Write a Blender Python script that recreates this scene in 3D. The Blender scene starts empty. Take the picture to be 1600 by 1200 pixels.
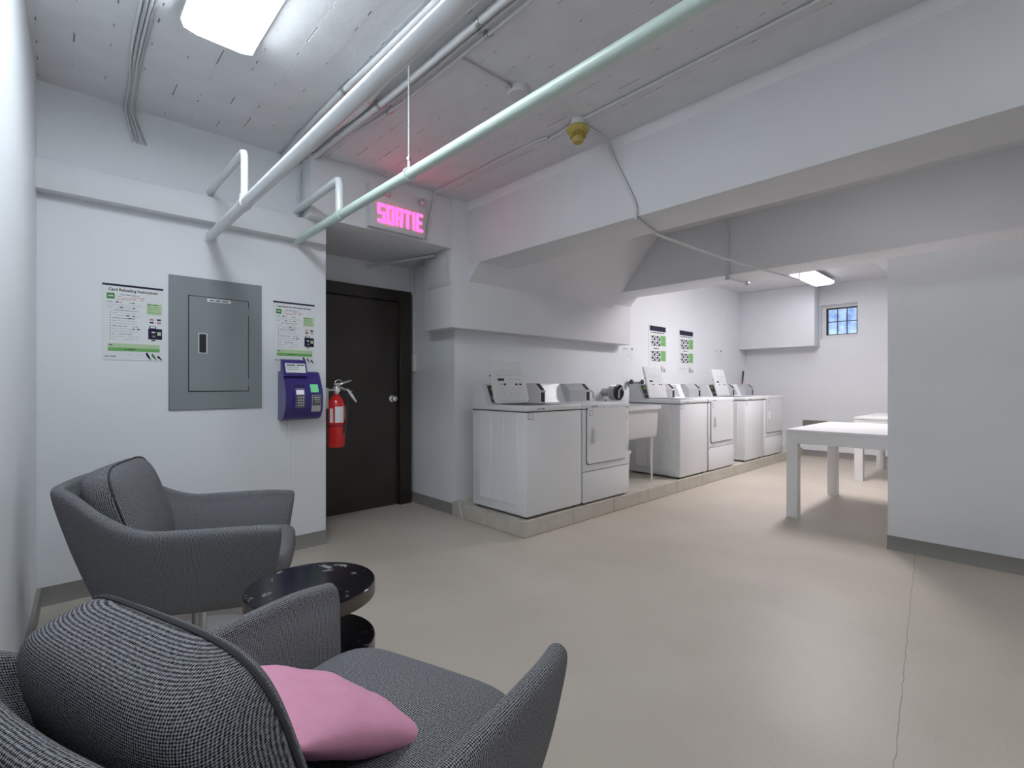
import bpy, bmesh, math, random
from mathutils import Vector, Matrix
random.seed(7)
PI = math.pi
scene = bpy.context.scene
COL = scene.collection

# ------------------------------------------------------------------ camera
F_PX, CAM_H, Y0 = 765.5, 1.2, 602.0
YAW = math.atan2(816.0, F_PX)
FW = (math.cos(YAW), math.sin(YAW)); RT = (math.sin(YAW), -math.cos(YAW))
cam_d = bpy.data.cameras.new('camera'); cam = bpy.data.objects.new('camera', cam_d); COL.objects.link(cam)
cam.location = (0, 0, CAM_H); cam.rotation_euler = (PI/2, 0, YAW - PI/2)
cam_d.sensor_width = 36; cam_d.lens = 36*F_PX/1600; cam_d.shift_y = 2.0/1600; cam_d.clip_start = 0.02
scene.camera = cam
# ------------------------------------------------------------------ world, exposure
w = bpy.data.worlds.new('world'); scene.world = w; w.use_nodes = True
w.node_tree.nodes['Background'].inputs[0].default_value = (0.62, 0.74, 1.0, 1)
w.node_tree.nodes['Background'].inputs[1].default_value = 1.0
vs = scene.view_settings
vs.view_transform = 'Standard'; vs.look = 'None'; vs.gamma = 1; vs.use_curve_mapping = False; vs.exposure = 1.33
LAMP_MAIN = 9.0      # emission of the room fixtures' diffusers
LAMP_ALC_FILL = 22.0  # strong fill from the hidden fixture added in the alcove
LAMP_ALC2 = 2.5
LAMP_REAR_FILL = 4.5  # fill from the unseen fixture added behind the camera
LAMP_BAY_FILL = 1.0  # weak fill from unseen fixtures added around the beams

# ------------------------------------------------------------------ pixel helpers (1600x1200)
def ray(px, py):
    k = (px-800)/F_PX
    return (FW[0]+RT[0]*k, FW[1]+RT[1]*k, -(py-Y0)/F_PX)
def onZ(px, py, z):
    d = ray(px, py); t = (z-CAM_H)/d[2]; return Vector((d[0]*t, d[1]*t, z))
def onX(px, py, x):
    d = ray(px, py); t = x/d[0]; return Vector((x, d[1]*t, CAM_H+d[2]*t))
def onY(px, py, y):
    d = ray(px, py); t = y/d[1]; return Vector((d[0]*t, y, CAM_H+d[2]*t))

# ------------------------------------------------------------------ materials
MATS = {}
def mat(name, col, rough=0.5, metal=0.0, noise=0.0, nscale=20.0, bump=0.0, bscale=60.0, emit=None, estr=0.0, spec=0.5, coat=0.0):
    m = bpy.data.materials.new(name); m.use_nodes = True; MATS[name] = m
    nt = m.node_tree; b = nt.nodes['Principled BSDF']
    b.inputs['Base Color'].default_value = (*col, 1); b.inputs['Roughness'].default_value = rough
    b.inputs['Metallic'].default_value = metal; b.inputs['Specular IOR Level'].default_value = spec
    b.inputs['Coat Weight'].default_value = coat
    if emit:
        b.inputs['Emission Color'].default_value = (*emit, 1); b.inputs['Emission Strength'].default_value = estr
    if noise or bump:
        tc = nt.nodes.new('ShaderNodeTexCoord')
    if noise:
        n = nt.nodes.new('ShaderNodeTexNoise'); n.inputs['Scale'].default_value = nscale; n.inputs['Detail'].default_value = 5
        r = nt.nodes.new('ShaderNodeMapRange'); r.inputs[1].default_value = .3; r.inputs[2].default_value = .7
        r.inputs[3].default_value = 1-noise; r.inputs[4].default_value = 1+noise*.5
        mx = nt.nodes.new('ShaderNodeVectorMath'); mx.operation = 'SCALE'; mx.inputs[0].default_value = col
        nt.links.new(tc.outputs['Object'], n.inputs['Vector']); nt.links.new(n.outputs[0], r.inputs[0])
        nt.links.new(r.outputs[0], mx.inputs['Scale']); nt.links.new(mx.outputs[0], b.inputs['Base Color'])
    if bump:
        n2 = nt.nodes.new('ShaderNodeTexNoise'); n2.inputs['Scale'].default_value = bscale; n2.inputs['Detail'].default_value = 4
        bp = nt.nodes.new('ShaderNodeBump'); bp.inputs['Strength'].default_value = bump; bp.inputs['Distance'].default_value = .004
        nt.links.new(tc.outputs['Object'], n2.inputs['Vector']); nt.links.new(n2.outputs[0], bp.inputs['Height'])
        nt.links.new(bp.outputs[0], b.inputs['Normal'])
    return m

WHITE = mat('wall_paint', (.83, .85, .885), .55, noise=.03, nscale=1.5, bump=.12, bscale=25)
CEIL = mat('ceiling_paint', (.77, .775, .80), .6, noise=.05, nscale=6, bump=.35, bscale=35)
BEAM = mat('beam_paint', (.79, .80, .83), .6, noise=.03, nscale=2, bump=.15, bscale=20)
VINYL = mat('baseboard_vinyl', (.27, .26, .245), .45, noise=.05, nscale=8)
TILE = mat('tile', (.57, .535, .465), .5, noise=.1, nscale=9)
GROUT = mat('grout', (.33, .31, .28), .8)
APPL = mat('appliance_enamel', (.80, .81, .83), .28, spec=.5)
APPL2 = mat('appliance_trim', (.72, .73, .75), .35)
STEEL = mat('coin_box_steel', (.50, .51, .53), .38, metal=.35)
BLACKP = mat('black_plastic', (.015, .015, .018), .4)
DKPANEL = mat('control_panel_face', (.07, .085, .075), .4)
DISPLAY = mat('lcd_display', (.35, .40, .12), .3, emit=(.6, .7, .15), estr=.04)
BUTTON = mat('button_grey', (.55, .56, .56), .5)
DOORM = mat('door_brown', (.040, .031, .026), .32, noise=.25, nscale=3)
DOORF = mat('door_frame_brown', (.024, .018, .015), .3)
CHROME = mat('chrome', (.85, .85, .86), .14, metal=1)
BRUSH = mat('brushed_steel', (.55, .55, .54), .32, metal=.9)
PANELG = mat('panel_grey', (.255, .283, .297), .42, noise=.04, nscale=3)
PURPLE = mat('terminal_purple', (.042, .027, .20), .33, coat=.2)
LAVEN = mat('terminal_side', (.16, .15, .30), .45)
RED = mat('extinguisher_red', (.62, .02, .022), .22, coat=.4)
PAPER = mat('paper', (.80, .82, .83), .45)
INK = mat('ink_black', (.02, .02, .03), .6)
INKG = mat('ink_grey', (.17, .18, .2), .6)
INKL = mat('ink_light', (.52, .54, .56), .6)
INKR = mat('ink_red', (.60, .22, .24), .6)
INKP = mat('ink_purple', (.022, .016, .05), .5, spec=.2)
GREEN = mat('print_green', (.17, .46, .13), .5)
DKGREEN = mat('print_dark_green', (.05, .22, .05), .5)
LTGREEN = mat('print_pale_green', (.50, .66, .40), .5)
PIPEW = mat('pipe_white', (.78, .81, .83), .2)
PIPEG = mat('pipe_mint', (.60, .73, .67), .33)
CONDUIT = mat('conduit_paint', (.68, .69, .71), .42)
CABLE = mat('cable_grey', (.50, .51, .53), .5)
YELLOW = mat('detector_yellow', (.52, .41, .11), .45, noise=.2, nscale=30)
TABLEW = mat('table_white', (.83, .83, .84), .33)
PLASTW = mat('white_plastic', (.80, .80, .80), .4)
SIGNW = mat('sign_white', (.72, .72, .74), .4)
SIGNR = mat('sign_letters', (.8, .05, .2), .4, emit=(1.0, .05, .23), estr=2.0)
SCREENG = mat('screen_green', (.15, .5, .25), .3, emit=(.2, .75, .35), estr=.12)
SCREENW = mat('screen_white', (.7, .7, .75), .3, emit=(.8, .8, .9), estr=.12)
DIFFM = mat('diffuser_room', (.9, .9, .9), .5, emit=(.86, .95, 1.0), estr=LAMP_MAIN)
FILLR = mat('fill_diffuser_rear', (.9, .9, .9), .5, emit=(.93, .97, 1.0), estr=LAMP_REAR_FILL)
DIFFA2 = mat('diffuser_far', (.9, .9, .9), .5, emit=(.97, .94, 1.0), estr=LAMP_ALC2)
FILLB = mat('fill_diffuser_bay', (.9, .9, .9), .5, emit=(1.0, .97, .93), estr=LAMP_BAY_FILL)
FILLA = mat('fill_diffuser_alcove', (.9, .9, .9), .5, emit=(1.0, .95, .965), estr=LAMP_ALC_FILL)
WINF = mat('window_frame_black', (.02, .02, .022), .45)
OLIVE = mat('olive_board', (.22, .22, .19), .6, noise=.1)
BRONZE = mat('table_rim', (.12, .11, .10), .3, metal=.5)
SEAM = mat('seam_dark', (.02, .02, .02), .9)
LEATHK = mat('rubber_black', (.03, .03, .03), .55)
PINK = mat('pink_fabric', (.80, .36, .52), .8, noise=.04, nscale=30, bump=.25, bscale=400)

def floor_mat():
    m = bpy.data.materials.new('floor_concrete'); m.use_nodes = True; nt = m.node_tree; b = nt.nodes['Principled BSDF']
    b.inputs['Roughness'].default_value = .42; b.inputs['Specular IOR Level'].default_value = .4
    L = nt.links; N = nt.nodes.new
    tc = N('ShaderNodeTexCoord')
    n = N('ShaderNodeTexNoise'); n.inputs['Scale'].default_value = 1.3; n.inputs['Detail'].default_value = 8; n.inputs['Roughness'].default_value = .6
    r = N('ShaderNodeValToRGB'); r.color_ramp.elements[0].position = .3; r.color_ramp.elements[1].position = .72
    r.color_ramp.elements[0].color = (.54, .48, .41, 1); r.color_ramp.elements[1].color = (.62, .56, .485, 1)
    n3 = N('ShaderNodeTexNoise'); n3.inputs['Scale'].default_value = 120; n3.inputs['Detail'].default_value = 3
    mr = N('ShaderNodeMapRange'); mr.inputs[1].default_value = .3; mr.inputs[2].default_value = .7; mr.inputs[3].default_value = .95; mr.inputs[4].default_value = 1.04
    sc = N('ShaderNodeVectorMath'); sc.operation = 'SCALE'
    # hairline crack: a wavering line on the slab
    A = onZ(1430, 868, 0); B = onZ(1404, 1132, 0); d = (B-A).normalized(); nn = Vector((-d.y, d.x, 0))
    n2 = N('ShaderNodeTexNoise'); n2.inputs['Scale'].default_value = 9; n2.inputs['Detail'].default_value = 6
    dt = N('ShaderNodeVectorMath'); dt.operation = 'DOT_PRODUCT'; dt.inputs[1].default_value = nn
    s1 = N('ShaderNodeMath'); s1.operation = 'SUBTRACT'; s1.inputs[1].default_value = nn.dot(A)
    s2 = N('ShaderNodeMath'); s2.operation = 'MULTIPLY_ADD'; s2.inputs[1].default_value = .022; s2.inputs[2].default_value = -.011
    ad = N('ShaderNodeMath'); ad.operation = 'ADD'
    ab = N('ShaderNodeMath'); ab.operation = 'ABSOLUTE'
    ck = N('ShaderNodeMapRange'); ck.inputs[1].default_value = .0006; ck.inputs[2].default_value = .0026; ck.inputs[3].default_value = .55; ck.inputs[4].default_value = 1
    mul = N('ShaderNodeMath'); mul.operation = 'MULTIPLY'
    for t in (n, n2, n3): L.new(tc.outputs['Object'], t.inputs['Vector'])
    L.new(tc.outputs['Object'], dt.inputs[0]); L.new(dt.outputs['Value'], s1.inputs[0]); L.new(n2.outputs[0], s2.inputs[0])
    L.new(s1.outputs[0], ad.inputs[0]); L.new(s2.outputs[0], ad.inputs[1]); L.new(ad.outputs[0], ab.inputs[0]); L.new(ab.outputs[0], ck.inputs[0])
    L.new(n.outputs[0], r.inputs[0]); L.new(n3.outputs[0], mr.inputs[0]); L.new(mr.outputs[0], mul.inputs[0]); L.new(ck.outputs[0], mul.inputs[1])
    L.new(r.outputs[0], sc.inputs[0]); L.new(mul.outputs[0], sc.inputs['Scale']); L.new(sc.outputs[0], b.inputs['Base Color'])
    return m
FLOORM = floor_mat()

def fabric_mat(name='woven_fabric', pitch=.0046):
    m = bpy.data.materials.new(name); m.use_nodes = True; nt = m.node_tree; b = nt.nodes['Principled BSDF']
    b.inputs['Roughness'].default_value = .9; b.inputs['Specular IOR Level'].default_value = .15
    L = nt.links; N = nt.nodes.new
    def M(op, a=None, c=None):
        n = N('ShaderNodeMath'); n.operation = op
        for i, v in enumerate((a, c)):
            if v is None: continue
            if isinstance(v, (int, float)): n.inputs[i].default_value = v
            else: L.new(v, n.inputs[i])
        return n.outputs[0]
    uv = N('ShaderNodeUVMap'); uv.uv_map = 'uv'; sp = N('ShaderNodeSeparateXYZ')
    nz = N('ShaderNodeTexNoise'); nz.inputs['Scale'].default_value = 90; nz.inputs['Detail'].default_value = 2
    L.new(uv.outputs[0], sp.inputs[0]); L.new(uv.outputs[0], nz.inputs['Vector'])
    k = 2*PI/pitch
    wob = M('MULTIPLY', nz.outputs[0], 1.6)
    u = M('ADD', M('MULTIPLY', sp.outputs[0], k), wob); v = M('ADD', M('MULTIPLY', sp.outputs[1], k), wob)
    p = M('MULTIPLY', M('SINE', M('MULTIPLY', M('ADD', u, v), .5)), M('SINE', M('MULTIPLY', M('SUBTRACT', u, v), .5)))
    h = M('ADD', M('MULTIPLY', p, .5), .5)
    rp = N('ShaderNodeValToRGB'); e = rp.color_ramp.elements
    e[0].position = .25; e[0].color = (.014, .014, .017, 1); e[1].position = .8; e[1].color = (.36, .365, .39, 1)
    n2 = N('ShaderNodeTexNoise'); n2.inputs['Scale'].default_value = 260; n2.inputs['Detail'].default_value = 1
    L.new(uv.outputs[0], n2.inputs['Vector'])
    hh = M('ADD', h, M('MULTIPLY', M('SUBTRACT', n2.outputs[0], .5), 1.1))
    L.new(hh, rp.inputs[0]); L.new(rp.outputs[0], b.inputs['Base Color'])
    bp = N('ShaderNodeBump'); bp.inputs['Strength'].default_value = .6; bp.inputs['Distance'].default_value = .0012
    L.new(h, bp.inputs['Height']); L.new(bp.outputs[0], b.inputs['Normal'])
    return m
FABRIC = fabric_mat()
WELT = mat('fabric_welt', (.06, .06, .068), .9)

def marble_mat():
    m = bpy.data.materials.new('black_marble'); m.use_nodes = True; nt = m.node_tree; b = nt.nodes['Principled BSDF']
    b.inputs['Roughness'].default_value = .16
    tc = nt.nodes.new('ShaderNodeTexCoord'); n = nt.nodes.new('ShaderNodeTexNoise'); n.inputs['Scale'].default_value = 14; n.inputs['Detail'].default_value = 9
    n.inputs['Distortion'].default_value = 1.2
    r = nt.nodes.new('ShaderNodeValToRGB'); e = r.color_ramp.elements
    e[0].position = .60; e[0].color = (.009, .008, .011, 1); e[1].position = .74; e[1].color = (.35, .35, .37, 1)
    nt.links.new(tc.outputs['Object'], n.inputs['Vector']); nt.links.new(n.outputs[0], r.inputs[0]); nt.links.new(r.outputs[0], b.inputs['Base Color'])
    return m
MARBLE = marble_mat()

def pane_mat():
    m = bpy.data.materials.new('frosted_pane'); m.use_nodes = True; nt = m.node_tree; b = nt.nodes['Principled BSDF']
    b.inputs['Roughness'].default_value = .3
    tc = nt.nodes.new('ShaderNodeTexCoord'); n = nt.nodes.new('ShaderNodeTexNoise'); n.inputs['Scale'].default_value = 7; n.inputs['Detail'].default_value = 5
    r = nt.nodes.new('ShaderNodeValToRGB'); e = r.color_ramp.elements
    e[0].position = .35; e[0].color = (.22, .36, .75, 1); e[1].position = .65; e[1].color = (.55, .78, 1.0, 1)
    nt.links.new(tc.outputs['Object'], n.inputs['Vector']); nt.links.new(n.outputs[0], r.inputs[0])
    nt.links.new(r.outputs[0], b.inputs['Base Color']); nt.links.new(r.outputs[0], b.inputs['Emission Color'])
    b.inputs['Emission Strength'].default_value = .22
    return m
PANE = pane_mat()

# ------------------------------------------------------------------ mesh builder
class MB:
    def __init__(s): s.bm = bmesh.new(); s.mats = []; s.uv = s.bm.loops.layers.uv.new('uv')
    def mi(s, m):
        if m not in s.mats: s.mats.append(m)
        return s.mats.index(m)
    def box(s, x0, x1, y0, y1, z0, z1, m, bev=0, seg=2):
        i = s.mi(m)
        vs_ = [s.bm.verts.new((x, y, z)) for x in (x0, x1) for y in (y0, y1) for z in (z0, z1)]
        fs = [s.bm.faces.new([vs_[k] for k in q]) for q in ((0,1,3,2),(4,6,7,5),(0,4,5,1),(2,3,7,6),(0,2,6,4),(1,5,7,3))]
        if bev:
            es = list({e for f in fs for e in f.edges})
            r = bmesh.ops.bevel(s.bm, geom=es, offset=bev, segments=seg, affect='EDGES', profile=.5, clamp_overlap=True)
            fs = list({f for f in r['faces']} | {f for f in fs if f.is_valid})
        for f in fs: f.material_index = i; f.smooth = bool(bev)
        return fs
    def prism(s, poly, axis, a, b, m, smooth=False):
        """poly of 2-tuples extruded along axis. axis X: (y,z); Y: (x,z); Z: (x,y)"""
        i = s.mi(m)
        def P(p, t): return (t, p[0], p[1]) if axis == 'X' else ((p[0], t, p[1]) if axis == 'Y' else (p[0], p[1], t))
        A = [s.bm.verts.new(P(p, a)) for p in poly]; B = [s.bm.verts.new(P(p, b)) for p in poly]
        n = len(poly); fs = []
        fs.append(s.bm.faces.new(A[::-1])); fs.append(s.bm.faces.new(B))
        for k in range(n):
            f = s.bm.faces.new((A[k], A[(k+1) % n], B[(k+1) % n], B[k])); f.smooth = smooth; fs.append(f)
        for f in fs: f.material_index = i
        return fs
    def quad(s, pts, m):
        f = s.bm.faces.new([s.bm.verts.new(p) for p in pts]); f.material_index = s.mi(m)
    def tube(s, pts, r, m, n=12, close=True):
        i = s.mi(m); pts = [Vector(p) for p in pts]; rings = []
        up = None
        for k, p in enumerate(pts):
            t = (pts[min(k+1, len(pts)-1)] - pts[max(k-1, 0)]).normalized()
            if up is None:
                up = Vector((0,0,1)) if abs(t.z) < .9 else Vector((1,0,0))
            a = t.cross(up).normalized(); up = a.cross(t).normalized()
            rr = r[k] if isinstance(r, (list, tuple)) else r
            rings.append([s.bm.verts.new(p + (a*math.cos(2*PI*j/n) + up*math.sin(2*PI*j/n))*rr) for j in range(n)])
        for A, B in zip(rings, rings[1:]):
            for j in range(n):
                f = s.bm.faces.new((A[j], A[(j+1) % n], B[(j+1) % n], B[j])); f.material_index = i; f.smooth = True
        if close:
            for R_ in (rings[0], rings[-1]):
                f = s.bm.faces.new(R_); f.material_index = i
    def lathe(s, prof, m, n=32, c=(0,0,0), axis='Z'):
        i = s.mi(m); rings = []
        def P(r, h, a):
            x, y = r*math.cos(a), r*math.sin(a)
            v = (x, y, h) if axis == 'Z' else ((x, h, y) if axis == 'Y' else (h, x, y))
            return (v[0]+c[0], v[1]+c[1], v[2]+c[2])
        for r, h in prof:
            rings.append([s.bm.verts.new(P(max(r, 1e-5), h, 2*PI*j/n)) for j in range(n)])
        for A, B in zip(rings, rings[1:]):
            for j in range(n):
                f = s.bm.faces.new((A[j], A[(j+1) % n], B[(j+1) % n], B[j])); f.material_index = i; f.smooth = True
        for R_ in (rings[0], rings[-1]):
            f = s.bm.faces.new(R_); f.material_index = i
    def grid(s, rows, m, cu=False, cv=False, uvs=None):
        i = s.mi(m); V = [[s.bm.verts.new(p) for p in row] for row in rows]
        nu, nv = len(V), len(V[0])
        for a in range(nu if cu else nu-1):
            for b in range(nv if cv else nv-1):
                q = ((a, b), ((a+1), b), ((a+1), (b+1)), (a, (b+1)))
                vv = [V[x % nu][y % nv] for x, y in q]
                try: f = s.bm.faces.new(vv)
                except ValueError: continue
                f.material_index = i; f.smooth = True
                if uvs:
                    for lp, (x, y) in zip(f.loops, q): lp[s.uv].uv = uvs(x, y)
        return V
    def build(s, name, parent=None, loc=(0,0,0), rot=(0,0,0), kind=None, sharp=True):
        bmesh.ops.recalc_face_normals(s.bm, faces=s.bm.faces)
        me = bpy.data.meshes.new(name); s.bm.to_mesh(me); s.bm.free()
        for m in s.mats: me.materials.append(m)
        if sharp: me.set_sharp_from_angle(angle=math.radians(42))
        o = bpy.data.objects.new(name, me); COL.objects.link(o); o.location = loc; o.rotation_euler = rot
        if parent: o.parent = parent
        if kind: o['kind'] = kind
        return o
def empty(name, loc, label, cat, rotz=0, group=None):
    o = bpy.data.objects.new(name, None); COL.objects.link(o); o.location = loc; o.rotation_euler = (0, 0, rotz)
    o.empty_display_size = .1
    tag(o, label, cat, group); return o
def tag(o, label, cat, group=None):
    o['label'] = label; o['category'] = cat
    if group: o['group'] = group
    return o
def struct(o, label=None):
    o['kind'] = 'structure'
    if label: o['label'] = label
    return o
def sbox(name, x0, x1, y0, y1, z0, z1, m, parent=None, bev=0):
    b = MB(); b.box(x0, x1, y0, y1, z0, z1, m, bev); o = b.build(name, parent)
    if not parent: struct(o)
    return o
def text_into(mb, s, x, z, y, size, m, align='LEFT', sx=1.0, extrude=0.0, bold=0.0):
    """lettering lying in the XZ plane, facing -Y"""
    c = bpy.data.curves.new('lettering', 'FONT'); c.body = s; c.size = size; c.align_x = align; c.extrude = extrude; c.offset = bold; c.resolution_u = 2
    o = bpy.data.objects.new('lettering', c); COL.objects.link(o)
    dg = bpy.context.evaluated_depsgraph_get(); me = bpy.data.meshes.new_from_object(o.evaluated_get(dg))
    bpy.data.objects.remove(o); bpy.data.curves.remove(c)
    i = mb.mi(m); V = [mb.bm.verts.new((x+v.co.x*sx, y-v.co.z, z+v.co.y)) for v in me.vertices]
    for p in me.polygons:
        try: f = mb.bm.faces.new([V[k] for k in p.vertices]); f.material_index = i
        except ValueError: pass
    bpy.data.meshes.remove(me)
def words(mb, x0, x1, z, y, h, m, seed=0, fill=.8):
    """a line of print too small to read: word-length strokes"""
    rnd = random.Random(seed); x = x0
    while x < x1:
        wl = rnd.uniform(1.5, 5)*h
        if x+wl > x1: break
        if rnd.random() < fill: mb.quad([(x, y, z), (x+wl, y, z), (x+wl, y, z+h*.6), (x, y, z+h*.6)], m)
        x += wl+h*.7
def rect(mb, x0, x1, z0, z1, y, m): mb.quad([(x0, y, z0), (x1, y, z0), (x1, y, z1), (x0, y, z1)], m)
def catmull(P, k):
    out = []
    P = [Vector(p) for p in P]
    for i in range(len(P)-1):
        p0 = P[max(i-1, 0)]; p1 = P[i]; p2 = P[i+1]; p3 = P[min(i+2, len(P)-1)]
        for j in range(k):
            t = j/k
            out.append(.5*((2*p1)+(p2-p0)*t+(2*p0-5*p1+4*p2-p3)*t*t+(3*p1-p0-3*p2+p3)*t**3))
    out.append(P[-1]); return out
def copy_tree(o, parent=None):
    c = o.copy(); COL.objects.link(c); c.parent = parent
    if parent is not None: c.matrix_parent_inverse = o.matrix_parent_inverse
    for ch in [k for k in o.children]: copy_tree(ch, c)
    return c

# ------------------------------------------------------------------ room dimensions (metres)
ZC = 2.855; YW = 3.69; YS = 3.51; YD = 4.43; XN0, XN1 = 1.518, 2.72
XB1, XB1F, ZB1 = 2.75, 3.13, 2.287
XB2, XB2F, ZB2 = 4.93, 5.355, 2.30
XR = 4.48; YR = .737; XBK = 9.42; YREAR = -2.6; XE = -.32
ZPL, YPL, XPL = .13, 2.725, 2.69

# floor
sbox('floor', XE-.3, XBK+.2, YREAR-.1, YD+.2, -.12, 0, FLOORM)
# ceiling: slab + formwork boards
ceil = sbox('ceiling', XE-.3, XBK+.2, YREAR-.1, YD+.2, ZC+.012, ZC+.15, CEIL)
edges = [-.34, -.20, -.056, .075, .207, .352, .500, .618, .764, .895, 1.03, 1.17, 1.31, 1.45, 1.60, 1.75, 1.89, 2.03, 2.17, 2.31, 2.46, 2.60, 2.755]
fill = MB()
for a, b_ in zip(edges, edges[1:]):
    mb = MB(); g = .0022; dz = random.uniform(0, .003)
    mb.box(a+g, b_-g, YREAR, 3.72, ZC-dz, ZC+.013, CEIL, .0015, 1); mb.build('plank', ceil)
for e in edges[1:-1]:                       # paint that has filled most of each joint
    y = YREAR
    while y < 3.7:
        L_ = random.uniform(.04, .32); y1 = min(y+L_, 3.7)
        fill.box(e-.0036, e+.0036, y, y1, ZC-.0012, ZC+.01, CEIL); y = y1 + (random.uniform(.006, .035) if random.random() < .85 else random.uniform(.06, .2))
fill.build('joint_filler', ceil, kind='stuff')

# left wall (slightly out of square), main wall, niche, laundry wall, far wall, rear wall
mb = MB(); mb.prism([(-.062, 3.9), (-.062, 3.70), (-.29, YREAR), (-.45, YREAR), (-.45, 3.9)], 'Z', 0, ZC+.02, WHITE); struct(mb.build('wall_left'))
sbox('wall_front', -.45, XN0, YW, YD+.1, 0, ZC+.02, WHITE)
sbox('wall_niche', XN0-.01, XN1+.3, YD, YD+.12, 0, ZC, WHITE)
sbox('wall_laundry', XN1, XBK+.2, 3.68, YD+.1, 0, ZC+.02, WHITE)
wf = MB()                                   # far wall with an opening for the window
WY0, WY1, WZ0, WZ1 = 1.94, 2.46, 1.98, 2.54
wf.box(XBK, XBK+.2, YREAR, WY0, 0, ZC+.02, WHITE); wf.box(XBK, XBK+.2, WY1, 3.7, 0, ZC+.02, WHITE)
wf.box(XBK, XBK+.2, WY0, WY1, 0, WZ0, WHITE); wf.box(XBK, XBK+.2, WY0, WY1, WZ1, ZC+.02, WHITE)
struct(wf.build('wall_far'))
sbox('wall_rear', -.6, XBK+.2, YREAR-.12, YREAR, 0, ZC+.02, WHITE)
sbox('wall_right', XR, XR+.12, YREAR, YR, 0, 2.135, WHITE)
# ledge beam over the main wall, header over the niche, boxed beam over the laundry wall
sbox('trim_1', -.10, 1.485, 3.60, YW+.02, 2.245, 2.405, BEAM, bev=.006)
mb = MB(); mb.box(1.335, 2.5662, YS, YD+.02, 2.405, ZC+.02, BEAM, .003); mb.box(2.5665, XN1+.02, 3.9405, YD+.02, 2.405, ZC+.02, BEAM); struct(mb.build('trim_2'))
soff = sbox('trim_3', 2.566, XB2F, YS, 3.94, 1.712, ZC+.02, BEAM, bev=.004)
# cross beams and the sloped haunch between them
mb = MB(); mb.box(XB1, XB1F, YREAR, YS+.05, ZB1, ZC+.02, BEAM, .006)
mb.prism([(XB1-.012, ZC+.01), (XB1-.012, ZC-.06), (XB1+.01, ZC-.085), (XB1+.01, ZC+.01)], 'Y', YREAR, YS+.05, BEAM)
struct(mb.build('ceiling_beam'), 'deep painted concrete beam crossing the ceiling in front of the laundry')
mb = MB(); mb.box(XB2, XB2F, YREAR, YS+.05, ZB2, ZC+.02, BEAM, .006); struct(mb.build('ceiling_beam'), 'deep painted concrete beam above the end of the partition wall')
mb = MB(); mb.prism([(YS+.03, 2.114), (3.35, ZB1), (2.87, ZC+.01), (YS+.03, ZC+.01)], 'X', XB1+.002, XB2+.01, BEAM)
struct(mb.build('trim_4'))
mb = MB(); mb.prism([(YS+.03, 2.16), (3.40, ZB2+.005), (YS+.03, ZB2+.005)], 'X', XB2, XB2F-.005, BEAM); struct(mb.build('trim_5'))
# box on the far wall and dropped slab at its right
sbox('trim_6', 9.12, XBK+.02, 2.47, 3.70, 1.85, ZC+.01, WHITE, bev=.004)
sbox('trim_7', XB2F, XBK+.02, YREAR, 1.42, ZC-.06, ZC+.01, WHITE)
# tiled platform
pl = MB(); pl.box(XPL+.012, XBK, YPL+.012, 3.69, 0, ZPL-.01, GROUT); plat = struct(pl.build('floor_platform'), 'low tiled plinth under the laundry machines')
x = XPL; k = 0
for wd in [.595]+[.60]*11:
    x1 = min(x+wd, XBK)
    if x1-x > .05:
        mb = MB(); mb.box(x+.002, x1-.002, YPL, YPL+.012, .003, ZPL, TILE, .002, 1); mb.build('tile', plat)
        for (ya, yb) in ((YPL+.014, 3.2), (3.203, 3.685)):
            mb = MB(); mb.box(x+.002+(.012 if x == XPL else 0), x1-.002, ya, yb, ZPL-.012, ZPL-.0005, TILE, .0015, 1); mb.build('tile', plat)
    x = x1
for ya, yb in ((YPL+.002, 3.18), (3.184, 3.675)):
    mb = MB(); mb.box(XPL, XPL+.012, ya, yb, .003, ZPL, TILE, .002, 1); mb.build('tile', plat)
# baseboards
def base(name, poly):
    mb = MB(); mb.prism(poly, 'Z', 0, .098, VINYL); o = struct(mb.build(name)); return o
def baserun(name, axis, a, b, wall, sgn):
    """cove base profile, run along axis; sgn = direction out of the wall"""
    pr = [(wall, 0), (wall+sgn*.018, 0), (wall+sgn*.016, .006), (wall+sgn*.006, .02), (wall+sgn*.004, .1), (wall, .1)]
    mb = MB(); mb.prism(pr, axis, a, b, VINYL); return struct(mb.build(name))
baserun('baseboard_front', 'X', -.07, XN0+.004, YW, -1)
baserun('baseboard_right', 'Y', YREAR, YR+.004, XR, -1)
baserun('baseboard_niche', 'Y', 3.68, YD, XN1, -1)
baserun('baseboard_far', 'Y', YREAR, YPL, XBK, -1)
mb = MB(); mb.prism([(-.062, 3.69), (-.044, 3.69), (-.272, YREAR), (-.29, YREAR)], 'Z', 0, .1, VINYL); struct(mb.build('baseboard_left'))

# door
dr = bpy.data.objects.new('door_1', None); COL.objects.link(dr); dr.location = (2.22, YD, 0); struct(dr, 'dark brown door with chrome knob in the niche')
mb = MB(); mb.box(-.46, .325, -.03, -.004, .008, 2.04, DOORM, .002, 1); mb.build('door_slab', dr)
mb = MB()
mb.box(.325, .458, -.075, -.002, 0, 2.15, DOORF, .003, 1); mb.build('door_jamb', dr)
mb = MB(); mb.box(-.70, .325, -.075, -.002, 2.04, 2.15, DOORF, .003, 1); mb.build('door_head', dr)
mb = MB(); mb.box(-.70, -.46, -.075, -.002, 0, 2.04, DOORF, .003, 1); mb.build('door_jamb', dr)
kp = onY(614, 623, YD-.05); kx, kz = kp.x-2.22, kp.z
mb = MB(); mb.lathe([(.0, -.03), (.032, -.03), (.034, -.036), (.016, -.042), (.013, -.06), (.022, -.068), (.028, -.080), (.026, -.094), (.012, -.101), (0, -.102)], CHROME, 24, (kx, 0, kz), 'Y'); mb.build('knob', dr)

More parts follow.
